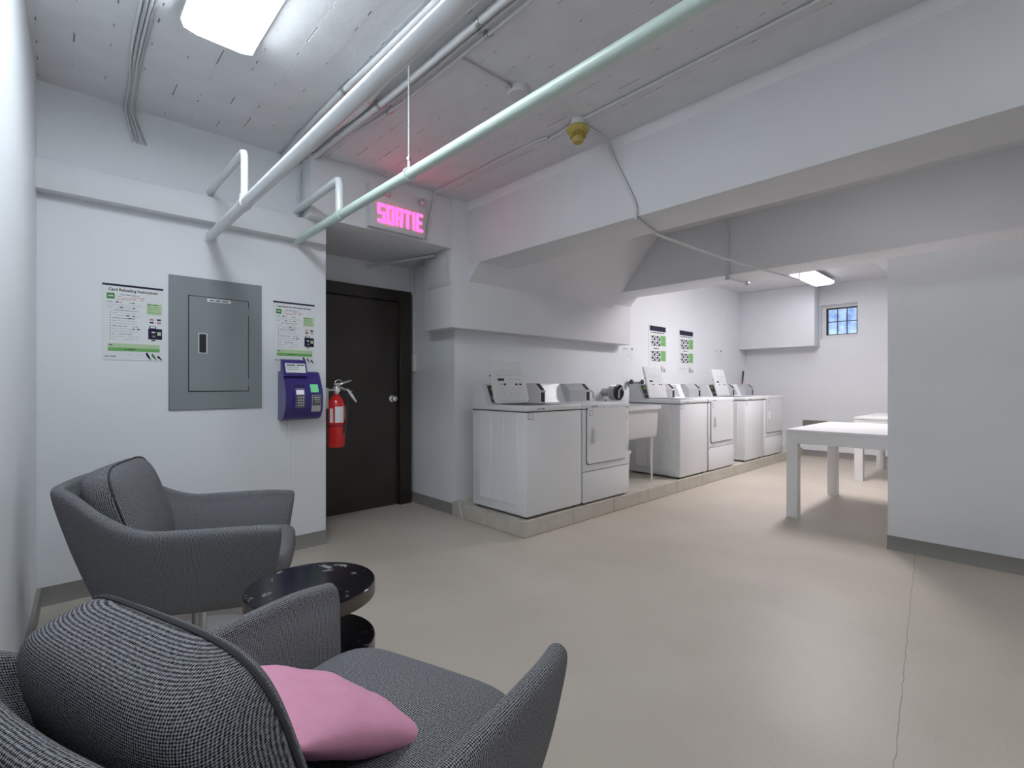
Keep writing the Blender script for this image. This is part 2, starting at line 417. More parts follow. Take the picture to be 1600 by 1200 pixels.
# window in the far wall
wn = bpy.data.objects.new('window_1', None); COL.objects.link(wn); wn.location = (XBK, 0, 0); struct(wn, 'small basement window with black muntins and frosted panes')
yc0, yc1, z0, z1 = WY0, WY1, WZ0, WZ1
mb = MB()
mb.box(.10, .15, yc0, yc1, z0, z0+.06, PLASTW); mb.box(.10, .15, yc0, yc1, z1-.05, z1, PLASTW); mb.box(.10, .15, yc1-.06, yc1, z0+.06, z1-.05, PLASTW); mb.box(.10, .15, yc0, yc0+.02, z0+.06, z1-.05, PLASTW)
mb.build('window_frame', wn)
ya, yb, za, zb = yc0+.02, yc1-.06, z0+.06, z1-.05
mb = MB()
for t in ((ya, ya+.014, za, zb), (yb-.028, yb, za, zb), (ya, yb, za, za+.014), (ya, yb, zb-.024, zb)): mb.box(.11, .14, *t, WINF)
mb.build('sash', wn)
cw = (yb-.028-ya-.014)/3; chh = (zb-.024-za-.014)/2
for i in range(1, 3):
    mb = MB(); yy = ya+.014+cw*i; mb.box(.112, .138, yy-.006, yy+.006, za+.014, zb-.024, WINF); mb.build('muntin', wn)
mb = MB(); zz = za+.014+chh; mb.box(.114, .136, ya+.014, yb-.028, zz-.006, zz+.006, WINF); mb.build('muntin', wn)
for i in range(3):
    for j in range(2):
        mb = MB(); mb.box(.122, .128, ya+.014+cw*i+.004, ya+.014+cw*(i+1)-.004, za+.014+chh*j+.004, za+.014+chh*(j+1)-.004, PANE); mb.build('pane', wn)

# ------------------------------------------------------------------ ceiling fixtures (real lamps, and unseen ones added as fill light)
def fixture(loc, along, L_, W_, dm, label, group=None):
    r = empty('fluorescent_fixture', loc, label, 'ceiling light', 0 if along == 'Y' else PI/2, group)
    h = W_/2
    mb = MB(); mb.prism([(-h*.55, 0), (-h*.55, -.02), (-h, -.03), (-h, -.045), (h, -.045), (h, -.03), (h*.55, -.02), (h*.55, 0)], 'Y', -L_/2, L_/2, SIGNW); mb.build('housing', r)
    mb = MB(); mb.prism([(-h*.97, -.0455), (-h*.9, -.075), (-h*.6, -.087), (h*.6, -.087), (h*.9, -.075), (h*.97, -.0455)], 'Y', -L_/2+.012, L_/2-.012, dm); mb.build('diffuser', r)
    for s in (-1, 1):
        mb = MB(); a, b = sorted((s*L_/2, s*(L_/2-.011))); mb.prism([(-h, -.0452), (-h*.92, -.078), (-h*.6, -.09), (h*.6, -.09), (h*.92, -.078), (h, -.0452)], 'Y', a, b, SIGNW); mb.build('end_cap', r)
    return r
fixture((.56, 1.95, ZC), 'Y', 1.24, .30, DIFFM, 'lit fluorescent ceiling fixture beside the left wall above the armchairs')
fixture((.56, -.9, ZC), 'Y', 1.24, .30, FILLR, 'added unseen ceiling fill light near the rear wall beside the left wall')  # added out of view behind the camera, as room fill
fixture((1.75, -1.2, ZC), 'Y', 1.24, .30, FILLB, 'added unseen ceiling fill light between the pipes and the first beam')  # added out of view, weak fill for floor and beam
fixture((3.95, .75, ZC), 'Y', 1.24, .30, FILLB, 'added unseen ceiling fill light between the two beams near the partition end')  # added where the first beam hides it, fills the bay
fixture((3.95, -1.4, ZC), 'Y', 1.24, .30, FILLB, 'added unseen ceiling fill light between the two beams near the rear wall')  # second unseen bay fill, added toward the rear
fixture((8.2, 2.26, ZC), 'X', 1.24, .30, DIFFA2, 'lit fluorescent ceiling fixture near the small window')
fixture((6.4, 1.7, ZC), 'X', 1.24, .30, FILLA, 'added unseen ceiling fill light above the table by the partition wall')  # added out of sight behind the second beam to brighten the alcove

# ------------------------------------------------------------------ pipes and conduits
def pipe(name, pts, r, m, label, cat='pipe', n=14):
    mb = MB(); mb.tube(pts, r, m, n); return tag(mb.build(name), label, cat)
X1, Z1 = .752, 2.172; X2, Z2 = 1.295, 2.25
p1 = empty('sprinkler_pipe', (X1, 1.5, Z1), 'thick glossy white pipe running under the ceiling from the main wall', 'pipe')
mb = MB(); mb.tube([(0, YREAR-1.48, 0), (0, YW-1.5-.001, 0)], .029, PIPEW, 20); mb.build('main_run', p1)
mb = MB(); mb.lathe([(.045, 0), (.045, -.008), (.034, -.014)], PIPEW, 20, (0, YW-1.5-.001, 0), 'Y'); mb.build('wall_flange', p1)
a = onZ(377, 318, Z1); ry = a.y-1.5; top = onX(376, 243, X1).z-Z1
mb = MB(); mb.tube([(0, ry, .01), (0, ry, top-.03), (0, ry+.01, top-.008), (0, ry+.03, top), (0, YW-1.501, top)], .019, PIPEW, 14); mb.build('branch', p1)
mb = MB(); mb.tube([(0, ry, .018), (0, ry, .05)], .026, PIPEW, 14); mb.tube([(0, ry-.035, 0), (0, ry+.035, 0)], .0335, PIPEW, 18); mb.build('tee_fitting', p1)
p2 = empty('sprinkler_pipe', (X2, 1.5, Z2), 'pale mint painted pipe hung on a rod in front of the exit sign', 'pipe')
mb = MB(); mb.tube([(0, YREAR-1.48, 0), (0, YW-1.5-.001, 0)], .026, PIPEG, 20); mb.build('main_run', p2)
mb = MB(); mb.lathe([(.042, 0), (.042, -.008), (.03, -.014)], PIPEW, 20, (0, YW-1.5-.001, 0), 'Y'); mb.build('wall_flange', p2)
a = onZ(524, 335, Z2); ry = a.y-1.5; top = onX(524, 285, X2).z-Z2
mb = MB(); mb.tube([(0, ry, .01), (0, ry, top-.03), (0, ry+.01, top-.008), (0, ry+.03, top), (0, YW-1.501, top)], .025, PIPEW, 14); mb.build('branch', p2)
mb = MB(); mb.tube([(0, ry-.03, 0), (0, ry+.03, 0)], .031, PIPEG, 18); mb.build('tee_fitting', p2)
hy = onZ(637, 272, Z2).y-1.5
mb = MB(); mb.tube([(0, hy, .075), (0, hy, ZC-Z2)], .0045, CABLE, 8); mb.build('hanger_rod', p2)
mb = MB()
ringp = [(math.sin(2*PI*k/20)*.03, hy, math.cos(2*PI*k/20)*.03) for k in range(21)]
mb.tube(ringp, .005, PIPEW, 6); mb.tube([(0, hy, .03), (0, hy, .075)], .007, PIPEW, 8); mb.lathe([(.012, .07), (.012, .084)], BRUSH, 6, (0, hy, 0)); mb.build('clevis_hanger', p2)

# ceiling conduits (each its own), running to the upper wall and bending down into the ledge
ZCD = ZC-.03
cds = [('thick grey painted conduit strapped to the ceiling, farthest from the exit sign', [(1.20, YREAR), (1.19, 1.6), (1.175, 2.6), (1.18, 3.2), (1.20, 3.64)], .017),
       ('thin white conduit running beside the thickest grey conduit', [(1.245, YREAR), (1.245, 1.6), (1.235, 2.6), (1.24, 3.2), (1.25, 3.66)], .009),
       ('bowed white conduit second in the middle of the ceiling bundle', [(1.31, YREAR), (1.31, 1.7), (1.30, 2.3), (1.335, 2.75), (1.295, 3.2), (1.30, 3.65)], .013),
       ('thick white conduit carrying cable ties in the ceiling bundle', [(1.385, YREAR), (1.39, 1.7), (1.385, 2.6), (1.37, 3.1), (1.36, 3.65)], .018),
       ('slim conduit between the cable ties and the hanger rod', [(1.43, YREAR), (1.44, 1.75), (1.425, 2.6), (1.405, 3.1), (1.40, 3.66)], .008),
       ('outermost ceiling conduit beside the hanger rod', [(1.475, YREAR), (1.48, 1.75), (1.465, 2.65), (1.40, 3.1), (1.335, 3.62)], .009)]
for lb, pts, r in cds:
    P = catmull([(x_, y_, ZC-.012-r) for x_, y_ in pts], 6)
    e = P[-1]
    P += [Vector((e.x, YW-.022, ZC-.05)), Vector((e.x-.02, YW-.016, ZC-.12)), Vector((e.x-.03, YW-.016, 2.408))] if 'outermost' in lb else [Vector((e.x, YW-.001, e.z))]
    c = empty('ceiling_conduit', (pts[0][0], 0, ZC), lb, 'conduit')
    mb = MB(); mb.tube([p-Vector((pts[0][0], 0, ZC)) for p in P], r, CONDUIT, 10); mb.build('tube', c)
    for yy in (.4, 1.65, 2.62):
        k = min(range(len(P)), key=lambda q: abs(P[q].y-yy)); q = P[k]-Vector((pts[0][0], 0, ZC))
        mb = MB(); mb.tube([(q.x, q.y-.012, q.z), (q.x, q.y+.012, q.z)], r+.003, BRUSH, 10); mb.box(q.x+r, q.x+r+.022, q.y-.01, q.y+.01, -.013, -.002, BRUSH); mb.build('strap', c)
for i, (xo, r) in enumerate(((.275, .006), (.292, .007), (.308, .006), (.322, .005))):
    P = catmull([(xo, YREAR, ZC-.012), (xo+.005*math.sin(i), 1.5, ZC-.012), (xo+.004, 2.9, ZC-.012), (xo+.03-.006*i, 3.35, ZC-.014), (xo+.038-.004*i, 3.64, ZC-.02), (xo+.05, YW-.012, ZC-.08), (xo+.075+.006*i, YW-.008, ZC-.20)], 6)
    c = pipe('cable', P, r, CABLE if i % 2 else CONDUIT, 'thin painted cable in the bundle along the ceiling near the left wall', 'cable', 8); c['group'] = 'cables bundled along the ceiling'
# junction box and its stub conduit
jp = onZ(810, 138, ZC)
j = empty('junction_box', (jp.x, jp.y, ZC), 'round white junction box with a stub conduit on the ceiling', 'junction box')
mb = MB(); mb.lathe([(0, 0), (.06, 0), (.06, -.035), (.056, -.04), (0, -.04)], CONDUIT, 28); mb.build('box', j)
mb = MB(); mb.tube([(-.055, 0, -.02), (1.485-jp.x, 0, -.02)], .010, CONDUIT, 10); mb.build('stub_conduit', j)
mb = MB(); mb.tube([(-.058, 0, -.02), (-.085, 0, -.02)], .016, BRUSH, 8); mb.build('connector', j)
# heat detector
dp = onZ(903, 187, ZC)
hd = empty('heat_detector', (dp.x, dp.y, ZC), 'yellow flanged heat detector on a round white base', 'heat detector')
mb = MB(); mb.lathe([(0, 0), (.048, 0), (.048, -.045), (0, -.045)], PIPEW, 28); mb.build('mounting_base', hd)
mb = MB(); mb.lathe([(.03, -.045), (.066, -.05), (.072, -.062), (.066, -.078), (.045, -.09), (.034, -.096), (.034, -.135), (.028, -.145), (.008, -.147), (0, -.147)], YELLOW, 28); mb.build('sensor', hd)
mb = MB()
for k in range(18):
    a = 2*PI*k/18; mb.box(-.002, .002, .033, .050, -.112, -.09, YELLOW); 
    for v in mb.bm.verts[-8:] if False else []: pass
    bmesh.ops.rotate(mb.bm, verts=list(mb.bm.verts)[-8:], cent=(0, 0, 0), matrix=Matrix.Rotation(a, 3, 'Z'))
mb.build('ribs', hd)
# conduit runs that meet at the detector
zc = ZC-.012
pipe('surface_conduit', [(dp.x, YREAR, zc), (dp.x, dp.y-.05, zc)], .010, CONDUIT, 'straight ceiling conduit from the rear of the room to the yellow detector', 'conduit', 10)
cp = onZ(683, 300, ZC-.02)
pipe('surface_conduit', catmull([(dp.x, dp.y+.05, zc), (dp.x+.03, dp.y+.28, zc), (dp.x-.01, dp.y+.36, zc), (cp.x, 3.30, zc), (cp.x, 3.46, zc), (cp.x-.005, YS-.012, zc-.04), (cp.x-.045, YS-.010, 2.60), (cp.x-.085, YS-.010, 2.42)], 5), .008, CONDUIT, 'conduit from the yellow detector bending down beside the exit sign', 'conduit', 10)
q1 = onX(990, 318, XB1-.02); q2 = onZ(1020, 362, ZB1-.012)
P = catmull([(dp.x+.05, dp.y, zc), (dp.x+.18, dp.y-.005, zc-.004), (XB1-.05, dp.y-.01, zc-.03), (XB1-.020, dp.y-.012, zc-.10), (XB1-.012, q1.y, ZB1+.10), (XB1-.012, q1.y-.01, ZB1-.005), (XB1+.03, q1.y-.01, ZB1-.016), (XB1F-.02, q2.y, ZB1-.016), (XB1F+.06, q2.y, ZB1-.02), (4.2, 1.78, 2.268), (5.38, 1.63, 2.262), (5.44, 1.62, 2.266), (5.47, 1.615, 2.31), (5.47, 1.615, ZC)], 5)
pipe('surface_conduit', P, .009, CONDUIT, 'long white conduit passing under both beams toward the laundry lights', 'conduit', 10)
dc = onX(1137, 436, XB2-.02)
cd = empty('surface_conduit', (XB2-.014, dc.y, ZB2), 'vertical conduit down the second beam ending in a capped stub', 'conduit')
mb = MB(); mb.tube([(-.02, .01, ZC-ZB2-.01), (0, 0, ZC-ZB2-.08), (0, 0, 0), (0, 0, -.012)], .009, CONDUIT, 10); mb.build('tube', cd)
mb = MB(); mb.box(-.022, .012, -.018, .018, -.052, .022, CONDUIT, .004); mb.build('elbow_box', cd)
mb = MB(); mb.tube([(.01, 0, -.03), (.40, -.03, -.032)], .013, CONDUIT, 10); mb.lathe([(.022, .37), (.022, .415), (.014, .42)], BRUSH, 14, (0, -.03, -.032), 'X'); mb.build('stub', cd)
# conduit and switch box in the niche
cn = empty('switch_conduit', (XN1-.001, 4.36, 1.25), 'white conduit curving down the niche corner to a switch box', 'conduit')
mb = MB(); mb.tube(catmull([(-.10, -.30, 1.135), (-.05, -.1, 1.135), (-.015, -.01, 1.10), (-.012, 0, 1.0), (-.012, 0, .42), (-.012, 0, .2)], 5), .0085, CONDUIT, 10); mb.build('tube', cn)
mb = MB(); mb.box(-.03, -.001, -.03, .03, .09, .27, CONDUIT, .004); mb.build('switch_box', cn)
a1 = onZ(577, 414, 2.36); 
pipe('niche_pipe', [(a1.x, YD-.001, 2.35), (a1.x+.32, 3.75, 2.385)], .012, CONDUIT, 'short thin pipe crossing the niche ceiling above the brown door', 'pipe', 10)
# vent panel on the end of the boxed beam
yv0 = onX(702, 410, 2.566).y; yv1 = onX(667, 410, 2.566).y
vp = empty('access_panel', (2.566, (yv0+yv1)/2, 2.22), 'square white access panel on the boxed beam above the niche', 'access panel')
hw = abs(yv1-yv0)/2
mb = MB(); mb.box(-.012, -.001, -hw, hw, -.03-.10, .155, CONDUIT, .003); mb.build('frame', vp)
mb = MB(); mb.box(-.017, -.011, -hw+.04, hw-.04, -.10, .125, SIGNW, .002); mb.build('cover', vp)

# ------------------------------------------------------------------ exit sign
sg = empty('exit_sign', (2.008, YS, 2.415), 'white illuminated exit sign with pink red SORTIE lettering', 'exit sign')
mb = MB(); mb.box(-.252, .252, -.055, -.001, 0, .335, SIGNW, .006); mb.build('case', sg)
mb = MB(); mb.box(-.235, .235, -.058, -.054, .015, .20, SIGNW, .002); mb.build('face_plate', sg)
def letter(ch, x0, w_, z0, h_, t):
    H = lambda f, a=0, b=1: (x0+w_*a, x0+w_*b, z0+(h_-t)*f, z0+(h_-t)*f+t)
    Vv = lambda f, a=0, b=1: (x0+(w_-t)*f, x0+(w_-t)*f+t, z0+h_*a, z0+h_*b)
    st_ = {'S': [H(1), H(.5), H(0), Vv(0, .5, 1), Vv(1, 0, .5)], 'O': [H(1), H(0), Vv(0), Vv(1)], 'R': [H(1), H(.45), Vv(0), Vv(1, .48, 1), Vv(.9, 0, .48)],
           'T': [H(1), Vv(.5)], 'I': [Vv(.5)], 'E': [H(1), H(.5, 0, .85), H(0), Vv(0)]}[ch]
    mb = MB()
    for k, (a, b, c, d) in enumerate(st_): mb.box(a, b, -.0635-.0001*k, -.0575, c, d, SIGNR)
    return mb
lx_ = -.185
for ch, w_ in zip('SORTIE', (.066, .066, .066, .066, .026, .060)):
    letter(ch, lx_, w_, .045, .145, .020).build('letter', sg); lx_ += w_+.011
for xx in (-.12, .205):
    mb = MB(); mb.lathe([(.012, -.05), (.026, -.062), (.030, -.085), (.027, -.09), (0, -.086)], BRUSH, 20, (xx, 0, .285), 'Y'); lp = mb.build('lamp_head', sg)
    mb = MB(); mb.lathe([(.022, -.089), (.014, -.095), (0, -.097)], CHROME, 16, (xx, 0, .285), 'Y'); mb.build('lens', lp)

# ------------------------------------------------------------------ electrical panel
ep = empty('electrical_panel', (.795, YW, 1.044), 'grey steel electrical panel on the main wall', 'electrical panel')
mb = MB(); mb.box(-.268, .268, -.012, -.0005, 0, .848, PANELG, .003, 1); mb.build('cover', ep)
mb = MB(); mb.box(-.166, .185, -.0135, -.0118, .115, .73, SEAM); mb.build('door_gap', ep)
mb = MB(); mb.box(-.162, .181, -.017, -.0135, .119, .726, PANELG, .0015, 1); pd = mb.build('door', ep)
mb = MB(); mb.box(-.112, -.062, -.0185, -.0168, .362, .492, PIPEW, .0006, 1); mb.build('latch_frame', pd)
mb = MB(); mb.box(-.107, -.067, -.020, -.0184, .367, .487, BLACKP, .0005, 1); mb.build('latch', pd)
mb = MB(); mb.box(-.062, .075, -.0178, -.0168, .700, .720, PAPER); words(mb, -.05, .065, .706, -.0181, .011, INK, 3, .8); mb.build('label_strip', pd)
for zz in (.15, .63):
    mb = MB(); mb.tube([(.183, -.015, zz), (.183, -.015, zz+.05)], .004, PANELG, 8); mb.build('hinge', pd)

# ------------------------------------------------------------------ posters
def card_poster(x0, x1, z0, z1, title, label, ts):
    W_, H_ = x1-x0, z1-z0
    r = empty('instruction_poster', (x0, YW, z0), label, 'poster')
    mb = MB(); mb.box(0, W_, -.003, -.0005, 0, H_, PAPER); mb.build('sheet', r)
    p = MB(); y = -.0036
    rect(p, 0, W_, H_-.012, H_, y, INKP)
    text_into(p, title, W_*.5, H_-.040, y, ts, INK, 'CENTER', .92, 0, .0006)
    rect(p, .02, .056, H_-.088, H_-.055, y, DKGREEN); rect(p, .026, .05, H_-.076, H_-.066, y-.0002, LTGREEN)
    words(p, .066, .19, H_-.062, y, .006, INKG, 1); 
    for k in range(3): words(p, .066, .21, H_-.073-.008*k, y, .005, INKR, 5+k)
    for k in range(15):
        z = H_-.108-.0155*k
        words(p, .045 if k > 3 else .022, .175 if k not in (1, 5, 6, 9) else .19, z, y, .0055, INKL if k % 3 else INKG, 20+k, .85)
        if k in (0, 2, 5, 6, 10): rect(p, .06+.01*k, .075+.01*k, z, z+.006, y-.0002, INK); rect(p, .14, .15, z, z+.005, y-.0002, INK)
        if k > 3: rect(p, .034, .038, z, z+.005, y, INK)
    rect(p, W_-.082, W_-.008, H_-.165, H_-.098, y, LTGREEN); words(p, W_-.078, W_-.02, H_-.108, y-.0002, .006, INK, 61)
    for k in range(4): words(p, W_-.076, W_-.014, H_-.121-.011*k, y-.0002, .005, GREEN, 62+k)
    for i in range(2):
        for q in range(2): rect(p, W_-.068+.036*i, W_-.048+.036*i, H_-.20-.018*q, H_-.19-.018*q, y, (INKR, INK)[(i+q) % 2])
    # small picture of the payment terminal
    rect(p, W_-.075, W_-.006, H_-.315, H_-.25, y, INKP); rect(p, W_-.070, W_-.036, H_-.25, H_-.235, y, INKP); rect(p, W_-.064, W_-.040, H_-.247, H_-.238, y-.0002, PAPER)
    rect(p, W_-.030, W_-.012, H_-.29, H_-.268, y-.0002, LTGREEN); rect(p, W_-.058, W_-.040, H_-.276, H_-.268, y-.0002, PAPER); rect(p, W_-.056, W_-.038, H_-.302, H_-.29, y-.0002, INKG); rect(p, W_-.06, W_-.04, H_-.325, H_-.318, y, INK)
    rect(p, .025, W_-.018, .052, .097, y, LTGREEN); rect(p, .025, W_-.018, .052, .072, y-.0002, GREEN); words(p, .03, .1, .085, y-.0003, .006, INK, 71); words(p, .1, .16, .060, y-.0003, .007, INK, 72, 1)
    words(p, .01, .07, .018, y, .008, INKG, 73, 1); words(p, .11, .21, .030, y, .004, INKL, 74)
    for k, (cx, m) in enumerate(((W_-.064, INKP), (W_-.036, DKGREEN), (W_-.008, INKP))):  # leaf-shaped mark in the corner
        hh = (.046, .040, .028)[k]; rows = [(cx-.006+.022*(t/6)**1.7 - .012, .002+hh*(1-t/6), .001+.013*math.sin(PI*min(1, .15+t/6*.85))) for t in range(7)]
        for (xa, za, wa), (xb, zb_, wb) in zip(rows, rows[1:]):
            p.quad([(min(xa-wa/2, W_), y, za), (min(xb-wb/2, W_), y, zb_), (min(xb+wb/2, W_), y, zb_), (min(xa+wa/2, W_), y, za)], m)
    p.build('print', r, kind='stuff'); return r
card_poster(.210, .500, 1.35, 1.795, 'Card Reloading Instructions', 'white Card Reloading Instructions poster left of the grey panel', .0225)
card_poster(1.140, 1.432, 1.36, 1.80, 'Instructions de rechargement de carte', 'white French instruction poster above the purple payment terminal', .0165)
def wash_poster(px0, px1, pyt, pyb, label):
    a = onY(px0, pyt, 3.68); b = onY(px1, pyt, 3.68); zb_ = onY(px0, pyb, 3.68).z
    W_ = b.x-a.x; H_ = a.z-zb_
    r = empty('laundry_poster', (a.x, 3.68, zb_), label, 'poster')
    mb = MB(); mb.box(0, W_, -.004, -.0005, 0, H_, PAPER); mb.build('sheet', r)
    p = MB(); y = -.0048
    rect(p, W_*.06, W_*.97, H_*.87, H_*.975, y, INKP)
    words(p, W_*.12, W_*.9, H_*.83, y, H_*.03, INK, 1, 1)
    for blk, (zt, n) in enumerate(((.79, 2), (.47, 2))):
        for q in range(2):
            for i in range(2):
                x_ = W_*(.17+.27*i); z_ = H_*(zt-.115*(q+1)); s_ = W_*.21
                rect(p, x_, x_+s_, z_, z_+H_*.095, y, INK); rect(p, x_+s_*.12, x_+s_*.55, z_+H_*.012, z_+H_*.05, y-.0003, PAPER); rect(p, x_+s_*.5, x_+s_*.9, z_+H_*.055, z_+H_*.085, y-.0003, PAPER)
                rect(p, x_-W_*.07, x_-W_*.03, z_+H_*.07, z_+H_*.09, y, INK)
        rect(p, W_*.68, W_*.97, H_*(zt-.22), H_*(zt-.005), y, GREEN)
        for k in range(5): words(p, W_*.71, W_*.95, H_*(zt-.05-.032*k), y-.0003, H_*.011, LTGREEN, 9+k)
    words(p, W_*.28, W_*.75, H_*.50, y, H_*.028, INK, 2, 1)
    words(p, W_*.1, W_*.5, H_*.1, y, H_*.02, INKL, 3, 1)
    for k in range(3): p.quad([(W_*(.70+.1*k), y, H_*.02), (W_*(.75+.1*k), y, H_*.02), (W_*(.725+.1*k), y, H_*(.15-.03*k)), (W_*(.70+.1*k), y, H_*(.15-.03*k))], (INKP, DKGREEN, INKP)[k])
    p.build('print', r, kind='stuff')
wash_poster(1013, 1040.5, 506, 582, 'tall laundry instruction poster with green blocks nearer the sink')
wash_poster(1060, 1083, 514, 583, 'tall laundry instruction poster with green blocks nearer the far wall')
def notice(px0, px1, pyt, pyb, label):
    a = onY(px0, pyt, 3.68); b = onY(px1, pyt, 3.68); zb_ = onY(px0, pyb, 3.68).z; W_ = b.x-a.x; H_ = a.z-zb_
    r = empty('paper_notice', (a.x, 3.68, zb_), label, 'notice')
    mb = MB(); mb.box(0, W_, -.002, -.0005, 0, H_, PAPER); mb.build('sheet', r)
    p = MB(); words(p, W_*.1, W_*.6, H_*.85, -.0026, H_*.05, INK, 4, 1); rect(p, W_*.78, W_*.9, H_*.82, H_*.92, -.0026, INK)
    for k in range(7): words(p, W_*.25, W_*.9, H_*(.7-.08*k), -.0026, H_*.03, INKL, 30+k, .6)
    p.build('print', r, kind='stuff')
notice(972, 990, 541, 567, 'small white paper notice above the sink taps')
notice(1116, 1128, 545, 566, 'small white paper notice on the wall near the far corner')

# ------------------------------------------------------------------ payment terminal
tl = onY(432, 567, YW-.02); bl = onY(440, 660, YW-.1)
TX0, TX1 = 1.172, 1.440
tm = empty('payment_terminal', ((TX0+TX1)/2, YW, .955), 'purple wall mounted laundry card payment terminal', 'payment terminal')
hw = (TX1-TX0)/2
prof = catmull([(-.002, .0), (-.06, -.005), (-.105, .02), (-.138, .075), (-.15, .14), (-.145, .20), (-.118, .27), (-.085, .325), (-.055, .35), (-.002, .355)], 4)
prof = [(p.x, p.y) for p in [Vector((a, b, 0)) for a, b in [(q[0], q[1]) for q in [(v.x, v.y) for v in catmull([(a, b, 0) for a, b in ((-.002, .0), (-.06, -.004), (-.105, .018), (-.138, .07), (-.15, .135), (-.145, .195), (-.118, .26), (-.085, .318), (-.06, .342), (-.002, .345))], 4)]]]]
mb = MB(); mb.prism(prof, 'X', -hw+.008, hw-.008, PURPLE, True); body = mb.build('body', tm)
ins = [(a*.97, .172+(b-.172)*.985) for a, b in prof]
for s in (-1, 1):
    mb = MB(); a, b = sorted((s*(hw-.0085), s*hw)); mb.prism(ins, 'X', a, b, LAVEN); mb.build('side_cheek', tm)
def facept(z):                                   # front surface y at height z
    for (a, b), (c, d) in zip(prof, prof[1:]):
        if b <= z <= d and d > b: return a+(c-a)*(z-b)/(d-b)
    return -.1
def faceplate(name, x0, x1, z0, z1, off, th, m, parent):
    """thin plate following the front face between two heights"""
    mb = MB(); n = 4; rows = []
    poly = [(facept(z0+(z1-z0)*k/n)-off, z0+(z1-z0)*k/n) for k in range(n+1)]
    poly += [(a+th, b) for a, b in poly[::-1]]
    mb.prism(poly, 'X', x0, x1, m); return mb.build(name, parent)
mb = MB(); mb.prism([(-.09, .305), (-.115, .31), (-.07, .425), (-.045, .43), (-.045, .345)], 'X', -hw+.004, .035, PURPLE); hdp = mb.build('sign_holder', tm)
mb = MB(); mb.prism([(-.1095, .335), (-.111, .334), (-.0835, .400), (-.082, .401)], 'X', -hw+.02, .024, PAPER)
mb.build('paper_strip', hdp)
p = MB()
for k, (zz, m) in enumerate(((.385, INK), (.37, INKL), (.355, INKL))):
    yy = -.1117+(zz-.334)*(.0275/.066)
    p.quad([(-hw+.03, yy-.0005, zz), (-.02 if k else -.045, yy-.0005, zz), (-.02 if k else -.045, yy+.0022, zz+.007), (-hw+.03, yy+.0022, zz+.007)], m)
    if not k: p.quad([(-.035, yy-.0005, zz), (.018, yy-.0005, zz), (.018, yy+.0022, zz+.007), (-.035, yy+.0022, zz+.007)], m)
p.build('print', hdp, kind='stuff')
faceplate('card_reader', -.078, .006, .075, .245, .012, .02, PURPLE, tm)
cr = faceplate('reader_bezel', -.066, -.002, .085, .225, .016, .008, LAVEN, tm)
faceplate('screen', -.062, -.010, .180, .212, .0185, .003, SCREENW, tm)
kp_ = faceplate('keypad', -.060, -.006, .090, .172, .0175, .003, DKPANEL, tm)
for i in range(3):
    for q in range(4): faceplate('key', -.055+.016*i, -.044+.016*i, .097+.019*q, .108+.019*q, .0195, .002, BUTTON, kp_)
faceplate('card_slot', -.070, .0, .232, .240, .0135, .003, BLACKP, tm)
faceplate('display', .045, .100, .195, .252, .004, .004, SCREENG, tm)
ib = faceplate('instruction_plate', .050, .115, .055, .175, .003, .003, STEEL, tm)
faceplate('dark_panel', .054, .111, .100, .171, .0045, .002, DKPANEL, ib)
p = MB()
for k in range(4):
    zz = .155-.013*k; yy = facept(zz)-.0052; p.quad([(.062+.003*k, yy, zz), (.104, yy, zz), (.104, yy+.001, zz+.005), (.062+.003*k, yy+.001, zz+.005)], PAPER)
p.build('print', ib, kind='stuff')
mb = MB(); mb.box(-.07, -.052, -.009, -.0005, -.845, .0, WHITE, .002, 1); mb.build('cable_raceway', tm)

# ------------------------------------------------------------------ fire extinguisher on the niche side wall
ex = onX(527, 660, 1.635)
fe = empty('fire_extinguisher', (1.628, ex.y, .72), 'red fire extinguisher hanging beside the brown door', 'fire extinguisher')
R_ = .066
mb = MB(); mb.lathe([(0, -.005), (R_-.008, -.005), (R_, .01), (R_, .32), (R_-.008, .352), (.04, .385), (.022, .40), (.02, .415), (0, .415)], RED, 32); mb.build('cylinder', fe)
mb = MB(); mb.lathe([(.02, .41), (.022, .44), (.016, .455), (.016, .475), (0, .476)], CHROME, 20); mb.build('valve', fe)
mb = MB(); mb.prism([(-.025, .452), (.03, .452), (.125, .425), (.128, .432), (.03, .470), (-.025, .468)], 'Y', -.009, .009, BRUSH); mb.build('carry_handle', fe)
mb = MB(); mb.prism([(-.02, .478), (.03, .482), (.120, .515), (.118, .523), (.02, .50), (-.02, .494)], 'Y', -.009, .009, BRUSH); mb.build('squeeze_lever', fe)
mb = MB(); mb.tube([(.03*math.cos(2*PI*k/14)+.01, -.02, .50+.022*math.sin(2*PI*k/14)) for k in range(15)], .003, CHROME, 6); mb.build('safety_pin', fe)
mb = MB(); mb.lathe([(.017, -.018), (.017, -.030), (0, -.031)], PAPER, 16, (0, 0, .44), 'Y'); mb.build('gauge', fe)
mb = MB(); mb.tube(catmull([(.015, -.01, .44), (.055, -.03, .43), (.075, -.035, .36), (.068, -.035, .25), (.05, -.055, .17), (.045, -.06, .10)], 5), [.009]*20+[.009, .011, .012, .013, .014, .014], LEATHK, 10); mb.build('hose', fe)
mb = MB(); mb.tube([(.07, -.04, .45), (.105, -.045, .40), (.145, -.045, .345)], [.006, .012, .006], PAPER, 8); mb.build('inspection_tag', fe)
def curved(name, a0, a1, z0, z1, m, parent, off=.0008):
    n = 8; mb = MB()
    mb.grid([[((R_+off)*math.cos(a0+(a1-a0)*k/n), (R_+off)*math.sin(a0+(a1-a0)*k/n), z) for z in (z0, z1)] for k in range(n+1)], m); return mb.build(name, parent)
D = math.radians
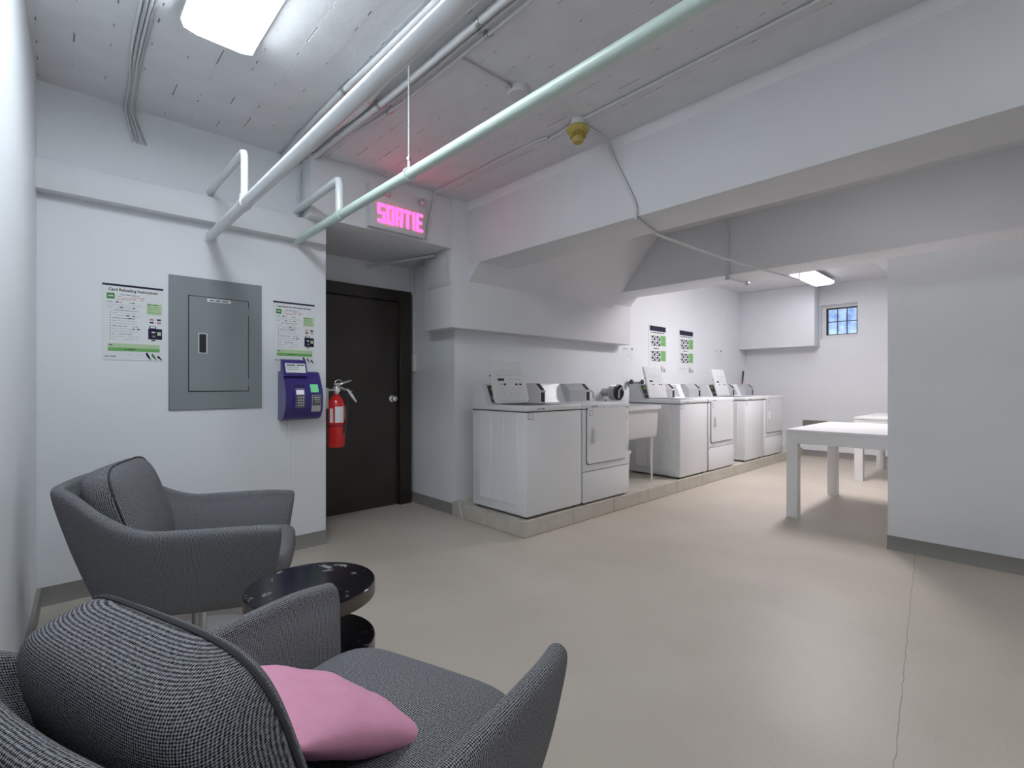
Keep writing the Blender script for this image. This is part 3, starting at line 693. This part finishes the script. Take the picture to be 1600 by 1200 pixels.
curved('label', D(-122), D(-62), .19, .315, PAPER, fe); curved('label', D(-160), D(-135), .19, .30, PAPER, fe); curved('label', D(-45), D(-20), .19, .315, PAPER, fe)
mb = MB(); mb.tube([((R_+.003)*math.cos(2*PI*k/32), (R_+.003)*math.sin(2*PI*k/32), .165) for k in range(33)], .004, BLACKP, 6); mb.build('strap', fe)
mb = MB(); mb.box(-.109, -.066, -.012, .012, .30, .46, BRUSH, .002, 1); mb.box(-.068, -.015, -.010, .010, .435, .45, BRUSH); mb.build('wall_bracket', fe)

# ------------------------------------------------------------------ laundry machines
def rrect(w_, h_, r, n=5):
    pts = []
    for cx, cz, a0 in ((w_/2-r, h_/2-r, 0), (-w_/2+r, h_/2-r, 90), (-w_/2+r, -h_/2+r, 180), (w_/2-r, -h_/2+r, 270)):
        for k in range(n+1):
            a = math.radians(a0+90*k/n); pts.append((cx+r*math.cos(a), cz+r*math.sin(a)))
    return pts
YM = 2.745; DM = .68
def coin_box(root, x0, x1):
    """steel coin meter housing on the console, dark coin slides at its right end"""
    yb = .30; yf = .085
    cb = MB(); cb.prism([(yf, .906), (yb, .906), (yb, 1.085), (yf+.07, 1.085), (yf, 1.02)], 'X', x0, x1, STEEL); c = cb.build('coin_box', root)
    e = MB(); e.prism([(yf, .906), (yb, .906), (yb, 1.088), (yf+.07, 1.088), (yf, 1.022)], 'X', x1+.0005, x1+.068, APPL2); e.build('slide_block', c)
    e = MB(); e.box(x1+.010, x1+.060, yf-.0025, yf+.004, .914, 1.002, BLACKP); e.build('coin_slide', c)
    e = MB(); e.prism([(yf-.0015, 1.022+.004), (yf+.004, 1.022), (yf+.068, 1.083), (yf+.064, 1.0862)], 'X', x1+.010, x1+.060, BLACKP); e.build('coin_head', c)
    e = MB(); e.box(x1+.004, x1+.066, yf-.010, yf+.004, 1.005, 1.016, CHROME, .002, 1); e.build('slide_plate', c)
def sticker(root, x, z, s=.055):
    m = MB(); yf = -DM/2-.0012; rect(m, x, x+s, z-s*.8, z, yf, INKG); rect(m, x+.004, x+s-.004, z-s*.8+.004, z-.004, yf-.0003, PAPER)
    for k in range(4): words(m, x+.008, x+s-.008, z-.015-.008*k, yf-.0006, .005, INKL, k)
    m.build('sticker', root)
def shell_common(root, W_):
    h = W_/2
    m = MB(); m.box(-h+.003, h-.003, -DM/2, DM/2, .02, .853, APPL, .008); bd = m.build('cabinet', root)
    m = MB(); m.box(-h-.004, h+.004, -DM/2-.006, DM/2, .8585, .905, APPL, .012, 3); m.build('top_deck', root)
    m = MB(); m.box(-h+.004, h-.004, -DM/2+.002, DM/2-.002, .8525, .859, SEAM); m.build('deck_seam', root)
    m = MB(); words(m, -h+.03, -h+.10, .873, -DM/2-.0068, .016, INKL, 2, 1); words(m, -h+.12, -h+.22, .875, -DM/2-.0068, .010, INK, 5, 1); m.build('brand_marks', root)
    for sx in (-1, 1):
        for sy in (-1, 1):
            m = MB(); m.lathe([(.018, 0), (.02, .006), (.012, .008), (.012, .021)], LEATHK, 12, (sx*(h-.05), sy*(DM/2-.05), 0)); m.build('foot', root)
    for sx in (-1, 1):
        for yy in (-.16, .0, .16):
            m = MB(); a, b = sorted((sx*(h-.004), sx*(h+.0015))); m.box(a, b, yy-.075, yy+.075, .10, .84, APPL, .0015, 1); m.build('side_panel', root)
        m = MB(); a, b = sorted((sx*(h-.004), sx*(h+.002))); m.box(a, b, -.30, .30, .03, .05, APPL2, .001, 1); m.build('kick_strip', root)
def make_washer(x0, x1, lid, label):
    W_ = x1-x0; h = W_/2
    r = empty('washing_machine', ((x0+x1)/2, YM+DM/2, ZPL), label, 'washing machine')
    shell_common(r, W_)
    m = MB(); m.prism([(.135, .905), (.335, .905), (.335, 1.085), (.215, 1.085)], 'X', -h+.006, h-.006, APPL); cs = m.build('console', r)
    th = math.atan2(.08, .18)
    def slope(z): return .135+(z-.905)*(.08/.18)
    def cplate(nm, xa, xb, za, zb_, off, mm, par):
        m = MB(); m.prism([(slope(za)-off, za), (slope(zb_)-off, zb_), (slope(zb_)-off+.004, zb_), (slope(za)-off+.004, za)], 'X', xa, xb, mm); return m.build(nm, par)
    cplate('panel_bezel', -h+.045, -h+.215, .915, 1.075, .003, APPL2, cs)
    cplate('control_panel', -h+.055, -h+.205, .922, 1.067, .0048, DKPANEL, cs)
    cplate('display', -h+.09, -h+.145, 1.02, 1.05, .0062, DISPLAY, cs)
    for k in range(4): cplate('button', -h+.068+.034*k, -h+.090+.034*k, .945, .975, .0065, BUTTON, cs)
    # lid
    lw, lh = .405, .40; lx = -.118
    hy, hz = .06, .912; tilt = D(-14)
    if lid:
        L_ = MB(); pts = rrect(lw, lh, .035)
        L_.prism([(a, b+lh/2) for a, b in pts], 'Y', -.009, .009, APPL, True); lo = L_.build('lid', r, (lx, hy, hz), (tilt, 0, 0))
        L_ = MB(); L_.prism([(a*.93, b*.93+lh/2) for a, b in pts], 'Y', -.0125, -.009, APPL2, True); lin = L_.build('lid_liner', lo)
        p = MB(); y = -.0131
        for k in range(3): words(p, -.15, .16, lh*.72-.02*k, y, .010, INKL, 40+k, .7)
        rect(p, -.14, -.065, lh*.50, lh*.555, y, INK); words(p, -.03, .15, lh*.53, y, .012, INKL, 44, .6)
        for xx in (-.125, -.08, .06, .11): rect(p, xx, xx+.03, lh*.40, lh*.44, y, INK if xx > 0 or xx == -.08 else INKL)
        for k in range(4): words(p, -.14, .17, lh*.33-.024*k, y, .008, INKL, 47+k, .55)
        p.build('print', lo, kind='stuff')
        for sx in (-1, 1):
            m = MB(); m.tube([(sx*(lw/2+.002), 0, lh*.62), (sx*(lw/2+.008), 0, lh*.62)], .007, LEATHK, 8); m.build('bumper', lo)
        m = MB(); m.prism([(a*1.0-.06, b-.10) for a, b in rrect(.44, .36, .05)], 'Z', .9045, .9058, BLACKP); m.build('drum_opening', r)
    else:
        m = MB(); m.prism([(a-.06, b-.10) for a, b in rrect(.44, .36, .05)], 'Z', .9045, .912, APPL); m.build('lid', r)
    coin_box(r, .092, h-.085)
    sticker(r, -h+.02, .845, .06)
    return r
def make_dryer(x0, x1, label, hook=False):
    W_ = x1-x0; h = W_/2
    r = empty('clothes_dryer', ((x0+x1)/2, YM+DM/2, ZPL), label, 'clothes dryer')
    shell_common(r, W_)
    m = MB(); m.box(-h+.004, h-.004, -DM/2-.004, -DM/2+.01, .018, .292, APPL, .004); m.build('toe_panel', r)
    m = MB(); m.box(-h+.005, h-.005, -DM/2-.001, -DM/2+.01, .2922, .297, SEAM); m.build('panel_seam', r)
    dw, dh = W_-.11, .50; dz = .612
    m = MB(); m.prism([(a, b+dz) for a, b in rrect(dw+.016, dh+.016, .032)], 'Y', -DM/2-.0015, -DM/2+.002, SEAM); m.build('door_gasket', r)
    m = MB(); m.prism([(a, b+dz) for a, b in rrect(dw, dh, .026)], 'Y', -DM/2-.014, -DM/2-.0014, APPL, True); dd = m.build('door', r)
    m = MB(); hx = -dw/2+.075; m.box(hx-.018, hx+.018, -DM/2-.016, -DM/2-.013, dz-.075, dz+.075, APPL2, .001, 1); m.box(hx+.0, hx+.012, -DM/2-.034, -DM/2-.014, dz-.062, dz+.062, APPL, .004); m.build('handle', dd)
    for zz in (dz+.15, dz-.15):
        m = MB(); m.box(dw/2+.004, dw/2+.016, -DM/2-.010, -DM/2, zz-.035, zz+.035, BRUSH, .002, 1); m.build('hinge', r)
    m = MB(); yf = -DM/2-.0148; rect(m, -dw/2+.02, -dw/2+.075, dz+dh/2-.065, dz+dh/2-.02, yf, INKG); rect(m, -dw/2+.024, -dw/2+.071, dz+dh/2-.061, dz+dh/2-.024, yf-.0003, PAPER); m.build('sticker', dd)
    m = MB(); m.prism([(.135, .905), (.335, .905), (.335, 1.085), (.215, 1.085)], 'X', -h+.006, h-.006, APPL); cs = m.build('console', r)
    m = MB(); m.prism([(.135+.01-.004, .92), (.135+.075-.004, 1.07), (.21, 1.07), (.145, .92)], 'X', -h+.05, -h+.21, STEEL); m.build('control_panel', cs)
    coin_box(r, h-.40, h-.14)
    if hook:
        m = MB(); m.tube(catmull([(h-.085, .12, 1.0), (h-.05, .10, 1.015), (h-.02, .09, 1.0), (h-.012, .085, .96), (h-.012, .085, .935)], 4), .011, STEEL, 10); m.build('drop_spout', r)
    return r
def fx(px): return onY(px, 700, YM).x
make_washer(2.728, 3.42, True, 'white top loading washer with lid raised beside the niche wall')
make_dryer(3.436, 4.160, 'white front door dryer standing beside the sink and a steel spout', True)
make_washer(fx(1062.5), fx(1105.5)-.004, True, 'white top loading washer with lid raised standing right beside the sink')
make_dryer(fx(1107), fx(1146.5), 'white front door dryer standing between two washing machines')
make_washer(fx(1164.5), fx(1193.5), True, 'white top loading washer with lid raised standing beside the last dryer')
make_dryer(fx(1195), fx(1223), 'white dryer at the far end of the row by the far wall')

# sink
sk = empty('laundry_sink', (4.60, 3.12, ZPL), 'white laundry tub on thin legs between the dryer and washer', 'sink')
m = MB()
def ring(x, yf, yb, z): return [(-x, yf, z), (x, yf, z), (x, yb, z), (-x, yb, z)]
secs = [ring(.27, -.24, .24, .50), ring(.285, -.255, .25, .52), ring(.295, -.27, .26, .80), ring(.315, -.295, .275, .81), ring(.315, -.295, .275, .85), ring(.275, -.255, .235, .85), ring(.265, -.245, .225, .60), ring(.245, -.22, .2, .55)]
V = m.grid(secs, PLASTW, cv=True)
i = m.mi(PLASTW)
for s_ in (V[0], V[-1]): m.bm.faces.new(s_).material_index = i
m.build('basin', sk)
for sx in (-1, 1):
    for sy, yb in ((-1, -.215), (1, .20)):
        m = MB(); m.tube([(sx*.235, yb, .505), (sx*.25, yb-.01*sy, .25), (sx*.255, yb-.0, .0)], [.024, .016, .011], PLASTW, 8); m.build('leg', sk)
m = MB(); m.lathe([(.02, .50), (.02, .40), (.028, .39), (.028, .30)], PLASTW, 14); m.tube([(0, 0, .31), (0, .1, .27), (0, .3, .27), (0, .55, .30)], .02, PLASTW, 10); m.build('drain_trap', sk)
# taps on the wall behind the sink
tp = onY(990, 597, 3.66)
ft = empty('wall_tap', (tp.x, 3.68, tp.z), 'pair of dark metal tap valves on the wall above the sink', 'tap')
m = MB(); m.tube([(-.16, -.03, 0), (.16, -.03, 0)], .014, STEEL, 10); m.build('valve_body', ft)
for xx in (-.13, .13):
    m = MB(); m.tube([(xx, -.001, 0), (xx, -.06, 0)], .012, STEEL, 10); m.build('stem', ft)
    m = MB(); m.lathe([(.012, -.06), (.034, -.064), (.036, -.075), (.03, -.082), (0, -.082)], LEATHK, 12, (xx, 0, 0), 'Y'); m.build('tap_handle', ft)
    m = MB(); m.tube([(xx, -.03, -.01), (xx, -.03, -.07)], .012, STEEL, 10); m.build('outlet', ft)
# round dark duct opening behind the dryer
dq = onY(967, 613, 3.45)
du = empty('vent_duct', (dq.x, 3.45, dq.z), 'dark round flexible dryer duct above the sink', 'duct')
m = MB()
for k in range(4): m.tube([(.085*math.cos(t*PI/10), .03*k, .085*math.sin(t*PI/10)) for t in range(21)], .014, STEEL if k else BLACKP, 6)
m.build('corrugated_hose', du)
m = MB(); m.lathe([(.0, .02), (.072, .02), (.072, .12), (0, .12)], BLACKP, 20, (0, 0, 0), 'Y'); m.build('inner_lining', du)
m = MB(); m.tube([(-.05, -.03, -.06), (-.045, -.035, .03), (0, -.04, .055), (.03, -.04, .02)], .010, STEEL, 8); m.build('cord_loop', du)
m = MB(); m.tube([(0, .19, -.09), (0, .19, -.09-(dq.z-.02-ZPL-.0)+.115)], .012, STEEL, 8); m.tube([(0, .10, 0), (0, .229, 0)], .05, STEEL, 12); m.build('support', du)
# waste bin
bp_ = empty('waste_bin', (4.240, 2.98, ZPL), 'slim white waste bin squeezed between the dryer and sink', 'bin')
m = MB(); m.grid([[(sx*a, sy*b, z) for sx, sy in ((-1, -1), (1, -1), (1, 1), (-1, 1))] for a, b, z in ((.045, .12, 0), (.052, .13, .02), (.062, .16, .40), (.055, .15, .40), (.046, .12, .02))], PLASTW, cv=True); m.box(-.044, .044, -.118, .118, .002, .018, PLASTW); m.build('body', bp_)
m = MB(); m.box(-.069, .069, -.167, -.160, .375, .405, PLASTW, .003); m.box(-.069, .069, .160, .167, .375, .405, PLASTW, .003); m.box(.062, .069, -.16, .16, .375, .405, PLASTW); m.box(-.069, -.062, -.16, .16, .375, .405, PLASTW); m.build('rim', bp_)
# broom behind the last washer
b0 = onX(1164, 596, 8.55)
br = empty('broom', (8.62, 3.52, ZPL), 'dark handled broom leaning in the far corner behind the dryer', 'broom')
tp2 = onY(1160, 580, 3.62)
m = MB(); m.tube([(0, 0, .12), (tp2.x-8.62, .10, tp2.z-ZPL-.20)], .012, RED, 10); m.tube([(tp2.x-8.62, .10, tp2.z-ZPL-.20), ((tp2.x-8.62)*1.15, .115, tp2.z-ZPL)], .014, BLACKP, 10); m.build('handle', br)
m = MB(); m.prism([(-.10, .0), (.10, .0), (.06, .13), (-.06, .13)], 'Y', -.02, .02, BLACKP); m.build('brush_head', br)
# loose cable at the platform corner
pipe('loose_cable', catmull([(2.70, 3.60, .004), (2.672, 3.50, .006), (2.675, 3.54, .10), (2.69, 3.55, .139), (2.76, 3.57, .139)], 6), .004, PLASTW, 'short white cable hanging over the platform corner by the niche', 'cable', 8)

# ------------------------------------------------------------------ white tables, far board
def table(x0, x1, y0, y1, H_, label):
    r = empty('work_table', ((x0+x1)/2, (y0+y1)/2, 0), label, 'table'); a, b = (x1-x0)/2, (y1-y0)/2
    m = MB(); m.box(-a, a, -b, b, H_-.028, H_, TABLEW, .003, 1); m.build('tabletop', r)
    lw = .09
    for sx in (-1, 1):
        for sy in (-1, 1):
            m = MB(); m.box(sx*(a-.004)-(lw if sx > 0 else 0), sx*(a-.004)+(0 if sx > 0 else lw), sy*(b-.004)-(lw if sy > 0 else 0), sy*(b-.004)+(0 if sy > 0 else lw), 0, H_-.0285, TABLEW, .002, 1); m.build('leg', r)
    for sy in (-1, 1):
        ya_, yb_ = sorted((sy*(b-.006), sy*(b-.03))); m = MB(); m.box(-a+.094, a-.094, ya_, yb_, H_-.125, H_-.0285, TABLEW, .001, 1); m.build('apron', r)
    for sx in (-1, 1):
        xa_, xb_ = sorted((sx*(a-.006), sx*(a-.03))); m = MB(); m.box(xa_, xb_, -b+.094, b-.094, H_-.125, H_-.0285, TABLEW, .001, 1); m.build('apron', r)
table(4.89, 6.28, .66, 1.555, .80, 'white square legged table standing just past the partition wall')
table(7.38, 8.75, .62, 1.56, .80, 'white square legged table by the far wall near the olive board')
bb = onX(1254, 656, XBK-.02)
o = MB(); o.box(-.02, -.0005, -1.9, 0, -.26, 0, OLIVE, .003, 1); tag(o.build('wall_board', None, (XBK, bb.y, bb.z)), 'olive grey board fixed low on the far wall behind the tables', 'board')

# ------------------------------------------------------------------ armchairs
def make_chair(label):
    r = empty('armchair', (0, 0, 0), label, 'armchair')
    T = [(.40, .375, .590), (.28, .385, .600), (.08, .375, .603), (-.09, .36, .612), (-.225, .33, .675), (-.335, .292, .758), (-.40, .25, .785), (-.42, .12, .788), (-.425, 0, .789)]
    B = [(.33, .325, .26), (.22, .328, .26), (.06, .322, .26), (-.06, .305, .26), (-.16, .275, .26), (-.245, .235, .26), (-.28, .185, .26), (-.30, .09, .26), (-.305, 0, .26)]
    T = catmull(T, 5); B = catmull(B, 5)
    T = T + [Vector((p.x, -p.y, p.z)) for p in T[-2::-1]]; B = B + [Vector((p.x, -p.y, p.z)) for p in B[-2::-1]]
    n = len(T); rows = []; us = [0]
    for k in range(n):
        t = (T[min(k+1, n-1)]-T[max(k-1, 0)]); t.z = 0; t.normalize(); nn = Vector((t.y, -t.x, 0))
        if nn.dot(Vector((T[k].x+.05, T[k].y, 0))) < 0: nn = -nn
        a, b = B[k], T[k]
        L_ = lambda f: a.lerp(b, f)
        pr = [L_(0)-nn*.02, L_(0)+nn*.004, L_(.25)+nn*.018, L_(.5)+nn*.026, L_(.78)+nn*.028, L_(.93)+nn*.026, b+nn*.018, b+Vector((0, 0, .012)), b-nn*.022+Vector((0, 0, .004)), b-nn*.034-Vector((0, 0, .03)), L_(.75)-nn*.045, L_(.5)-nn*.055, L_(.2)-nn*.06, L_(.06)-nn*.06]
        pr = catmull(pr+[pr[0]], 3)[:-1]
        rows.append(pr)
        if k: us.append(us[-1]+(T[k]-T[k-1]).length)
    def capped(row, fwd):
        c = sum(row, Vector())/len(row); out = []
        for s_, d_ in ((.93, .012), (.75, .024), (.45, .031), (.1, .033)):
            out.append([Vector((c.x+(p.x-c.x)*s_+d_*fwd, c.y+(p.y-c.y)*s_, c.z+(p.z-c.z)*(1-(1-s_)*.35 if s_ > .5 else s_*1.5))) for p in row])
        return out
    c0 = capped(rows[0], 1); c1 = capped(rows[-1], 1)
    rows = c0[::-1]+rows+c1
    us = [-.05, -.03, -.02, -.01]+us+[us[-1]+d for d in (.01, .02, .03, .05)]
    m0 = len(rows[0]); vsn = [0]
    ref = rows[n//2]
    for j in range(1, m0+1): vsn.append(vsn[-1]+(ref[j % m0]-ref[j-1]).length)
    mb = MB(); V = mb.grid(rows, FABRIC, cv=True, uvs=lambda x_, y_: (us[x_], vsn[y_]))
    for s_ in (V[0], V[-1]):
        f = mb.bm.faces.new(s_); f.smooth = True
    mb.build('shell', r, sharp=False)
    # underside and seat deck
    mb = MB(); und = [(p.x*.90, p.y*.90) for p in B]; mb.prism(und, 'Z', .266, .30, BLACKP); mb.build('seat_base', r)
    # seat cushion
    def superel(cx, cy, cz, ax, ay, az, e1, e2, m, name, rot=(0, 0, 0), bulge=0, pinch=0, nu=40, nv=20, fold=0):
        sg = lambda v, e: math.copysign(abs(v)**e, v)
        rows = []
        for i_ in range(nv+1):
            et = -PI/2+PI*i_/nv; row = []
            for j_ in range(nu):
                om = 2*PI*j_/nu
                x_ = ax*sg(math.cos(et), e1)*sg(math.cos(om), e2); y_ = ay*sg(math.cos(et), e1)*sg(math.sin(om), e2); z_ = az*sg(math.sin(et), e1)
                if bulge: z_ += (bulge if z_*bulge > 0 else 0)*(1-min(1, (x_/ax)**2))*(1-min(1, (y_/ay)**2))
                if pinch:
                    rr = min(1, max(abs(x_/ax), abs(y_/ay))); z_ *= (1-pinch*rr**3)
                    cf = (abs(x_/ax)*abs(y_/ay)); x_ *= 1+.05*cf-.04*(1-cf)*abs(x_/ax)**2; y_ *= 1+.05*cf-.04*(1-cf)*abs(y_/ay)**2
                if fold: z_ += fold*math.sin(x_*38+y_*22)*math.exp(-((x_/ax+.5)**2)*3)*max(0, abs(y_/ay))
                row.append((x_, y_, z_))
            rows.append(row)
        mb = MB(); mb.grid(rows, m, cv=True, uvs=lambda a_, b_: (rows[a_][b_ % nu][0]+(az-max(rows[a_][b_ % nu][2], -az*.6))*.8*math.cos(2*PI*b_/nu), rows[a_][b_ % nu][1]+(az-max(rows[a_][b_ % nu][2], -az*.6))*.8*math.sin(2*PI*b_/nu)))
        bmesh.ops.remove_doubles(mb.bm, verts=mb.bm.verts, dist=1e-5)
        return mb.build(name, r, (cx, cy, cz), rot, sharp=False)
    make_chair.superel = superel
    superel(.105, 0, .378, .335, .295, .072, .42, .36, FABRIC, 'seat_cushion', (0, D(-2), 0), bulge=.022)
    bc = superel(-.235, 0, .635, .225, .25, .085, .55, .42, FABRIC, 'back_cushion', (0, D(-108), 0), bulge=-.022, nu=96, nv=30)
    # piping along the back cushion's rim
    sg = lambda v, e: math.copysign(abs(v)**e, v)
    for zz, f in ((-.05, .976),):
        mb = MB(); mb.tube([(.225*f*sg(math.cos(2*PI*k/96), .42), .25*f*sg(math.sin(2*PI*k/96), .42), zz) for k in range(97)], .004, WELT, 6); mb.build('piping', bc)
    # swivel pedestal
    mb = MB(); mb.lathe([(0, 0), (.235, 0), (.235, .008), (.22, .012), (.04, .018), (.03, .03), (.03, .262), (0, .262)], BRUSH, 40, (.03, 0, 0)); mb.build('pedestal', r)
    return r
chA = make_chair('dark grey woven armchair by the main wall, empty, facing the small table')
chA.location = (.479, 2.712, 0); chA.rotation_euler = (0, 0, D(-23))
chB = copy_tree(chA); chB['label'] = 'dark grey woven armchair holding a pink cushion on its seat'
chB.location = (.353, .977, 0); chB.rotation_euler = (0, 0, D(19))
# pink cushion
def pillow(name, a, t, m):
    mb = MB(); n = 26; rows = {1: [], -1: []}
    for s_ in (1, -1):
        for i_ in range(n+1):
            row = []
            for j_ in range(n+1):
                u, v = -1+2*i_/n, -1+2*j_/n
                hh = t*((1-u*u)**.55)*((1-v*v)**.55)
                f = 1-.07*(1-v*v)*abs(u)**2; g_ = 1-.07*(1-u*u)*abs(v)**2
                wr = .003*math.sin(9*u+5*v)*(1-u*u)*(1-v*v)+.002*math.sin(15*v-6*u)*(1-v*v)
                row.append((a*u*f, a*v*g_, s_*hh+wr))
            rows[s_].append(row)
        mb.grid(rows[s_], m)
    bmesh.ops.remove_doubles(mb.bm, verts=mb.bm.verts, dist=1e-4)
    return mb, rows
mb, _ = pillow('pink', .205, .062, PINK)
pk = mb.build('throw_cushion', None, (.395, 1.035, .522), (0, 0, 0), sharp=False)
pk.rotation_euler = (Matrix.Rotation(D(16), 3, 'Z') @ Matrix.Rotation(D(-150), 3, 'Y') @ Matrix.Rotation(D(0), 3, 'Z')).to_euler()
tag(pk, 'soft pink square cushion lying on the seat of a grey armchair', 'cushion')
# side table
st = empty('side_table', (.668, 1.745, 0), 'round two tier black side table between the grey armchairs', 'side table')
RT_ = .215
for nm, zt, th_ in (('top', .50, .05), ('lower_shelf', .30, .05)):
    mb = MB(); mb.lathe([(0, zt-th_), (RT_-.003, zt-th_), (RT_, zt-th_+.003), (RT_, zt-.004)], BRONZE, 64); mb.lathe([(RT_, zt-.004), (RT_-.003, zt), (0, zt)], MARBLE, 64); mb.build(nm, st)
mb = MB(); mb.lathe([(0, 0), (.16, 0), (.16, .012), (.03, .016), (.03, .25), (0, .25)], BRONZE, 40); mb.build('column', st)
mb = MB(); mb.lathe([(0, .3), (.03, .3), (.03, .45), (0, .45)], BRONZE, 24); mb.build('upper_column', st)
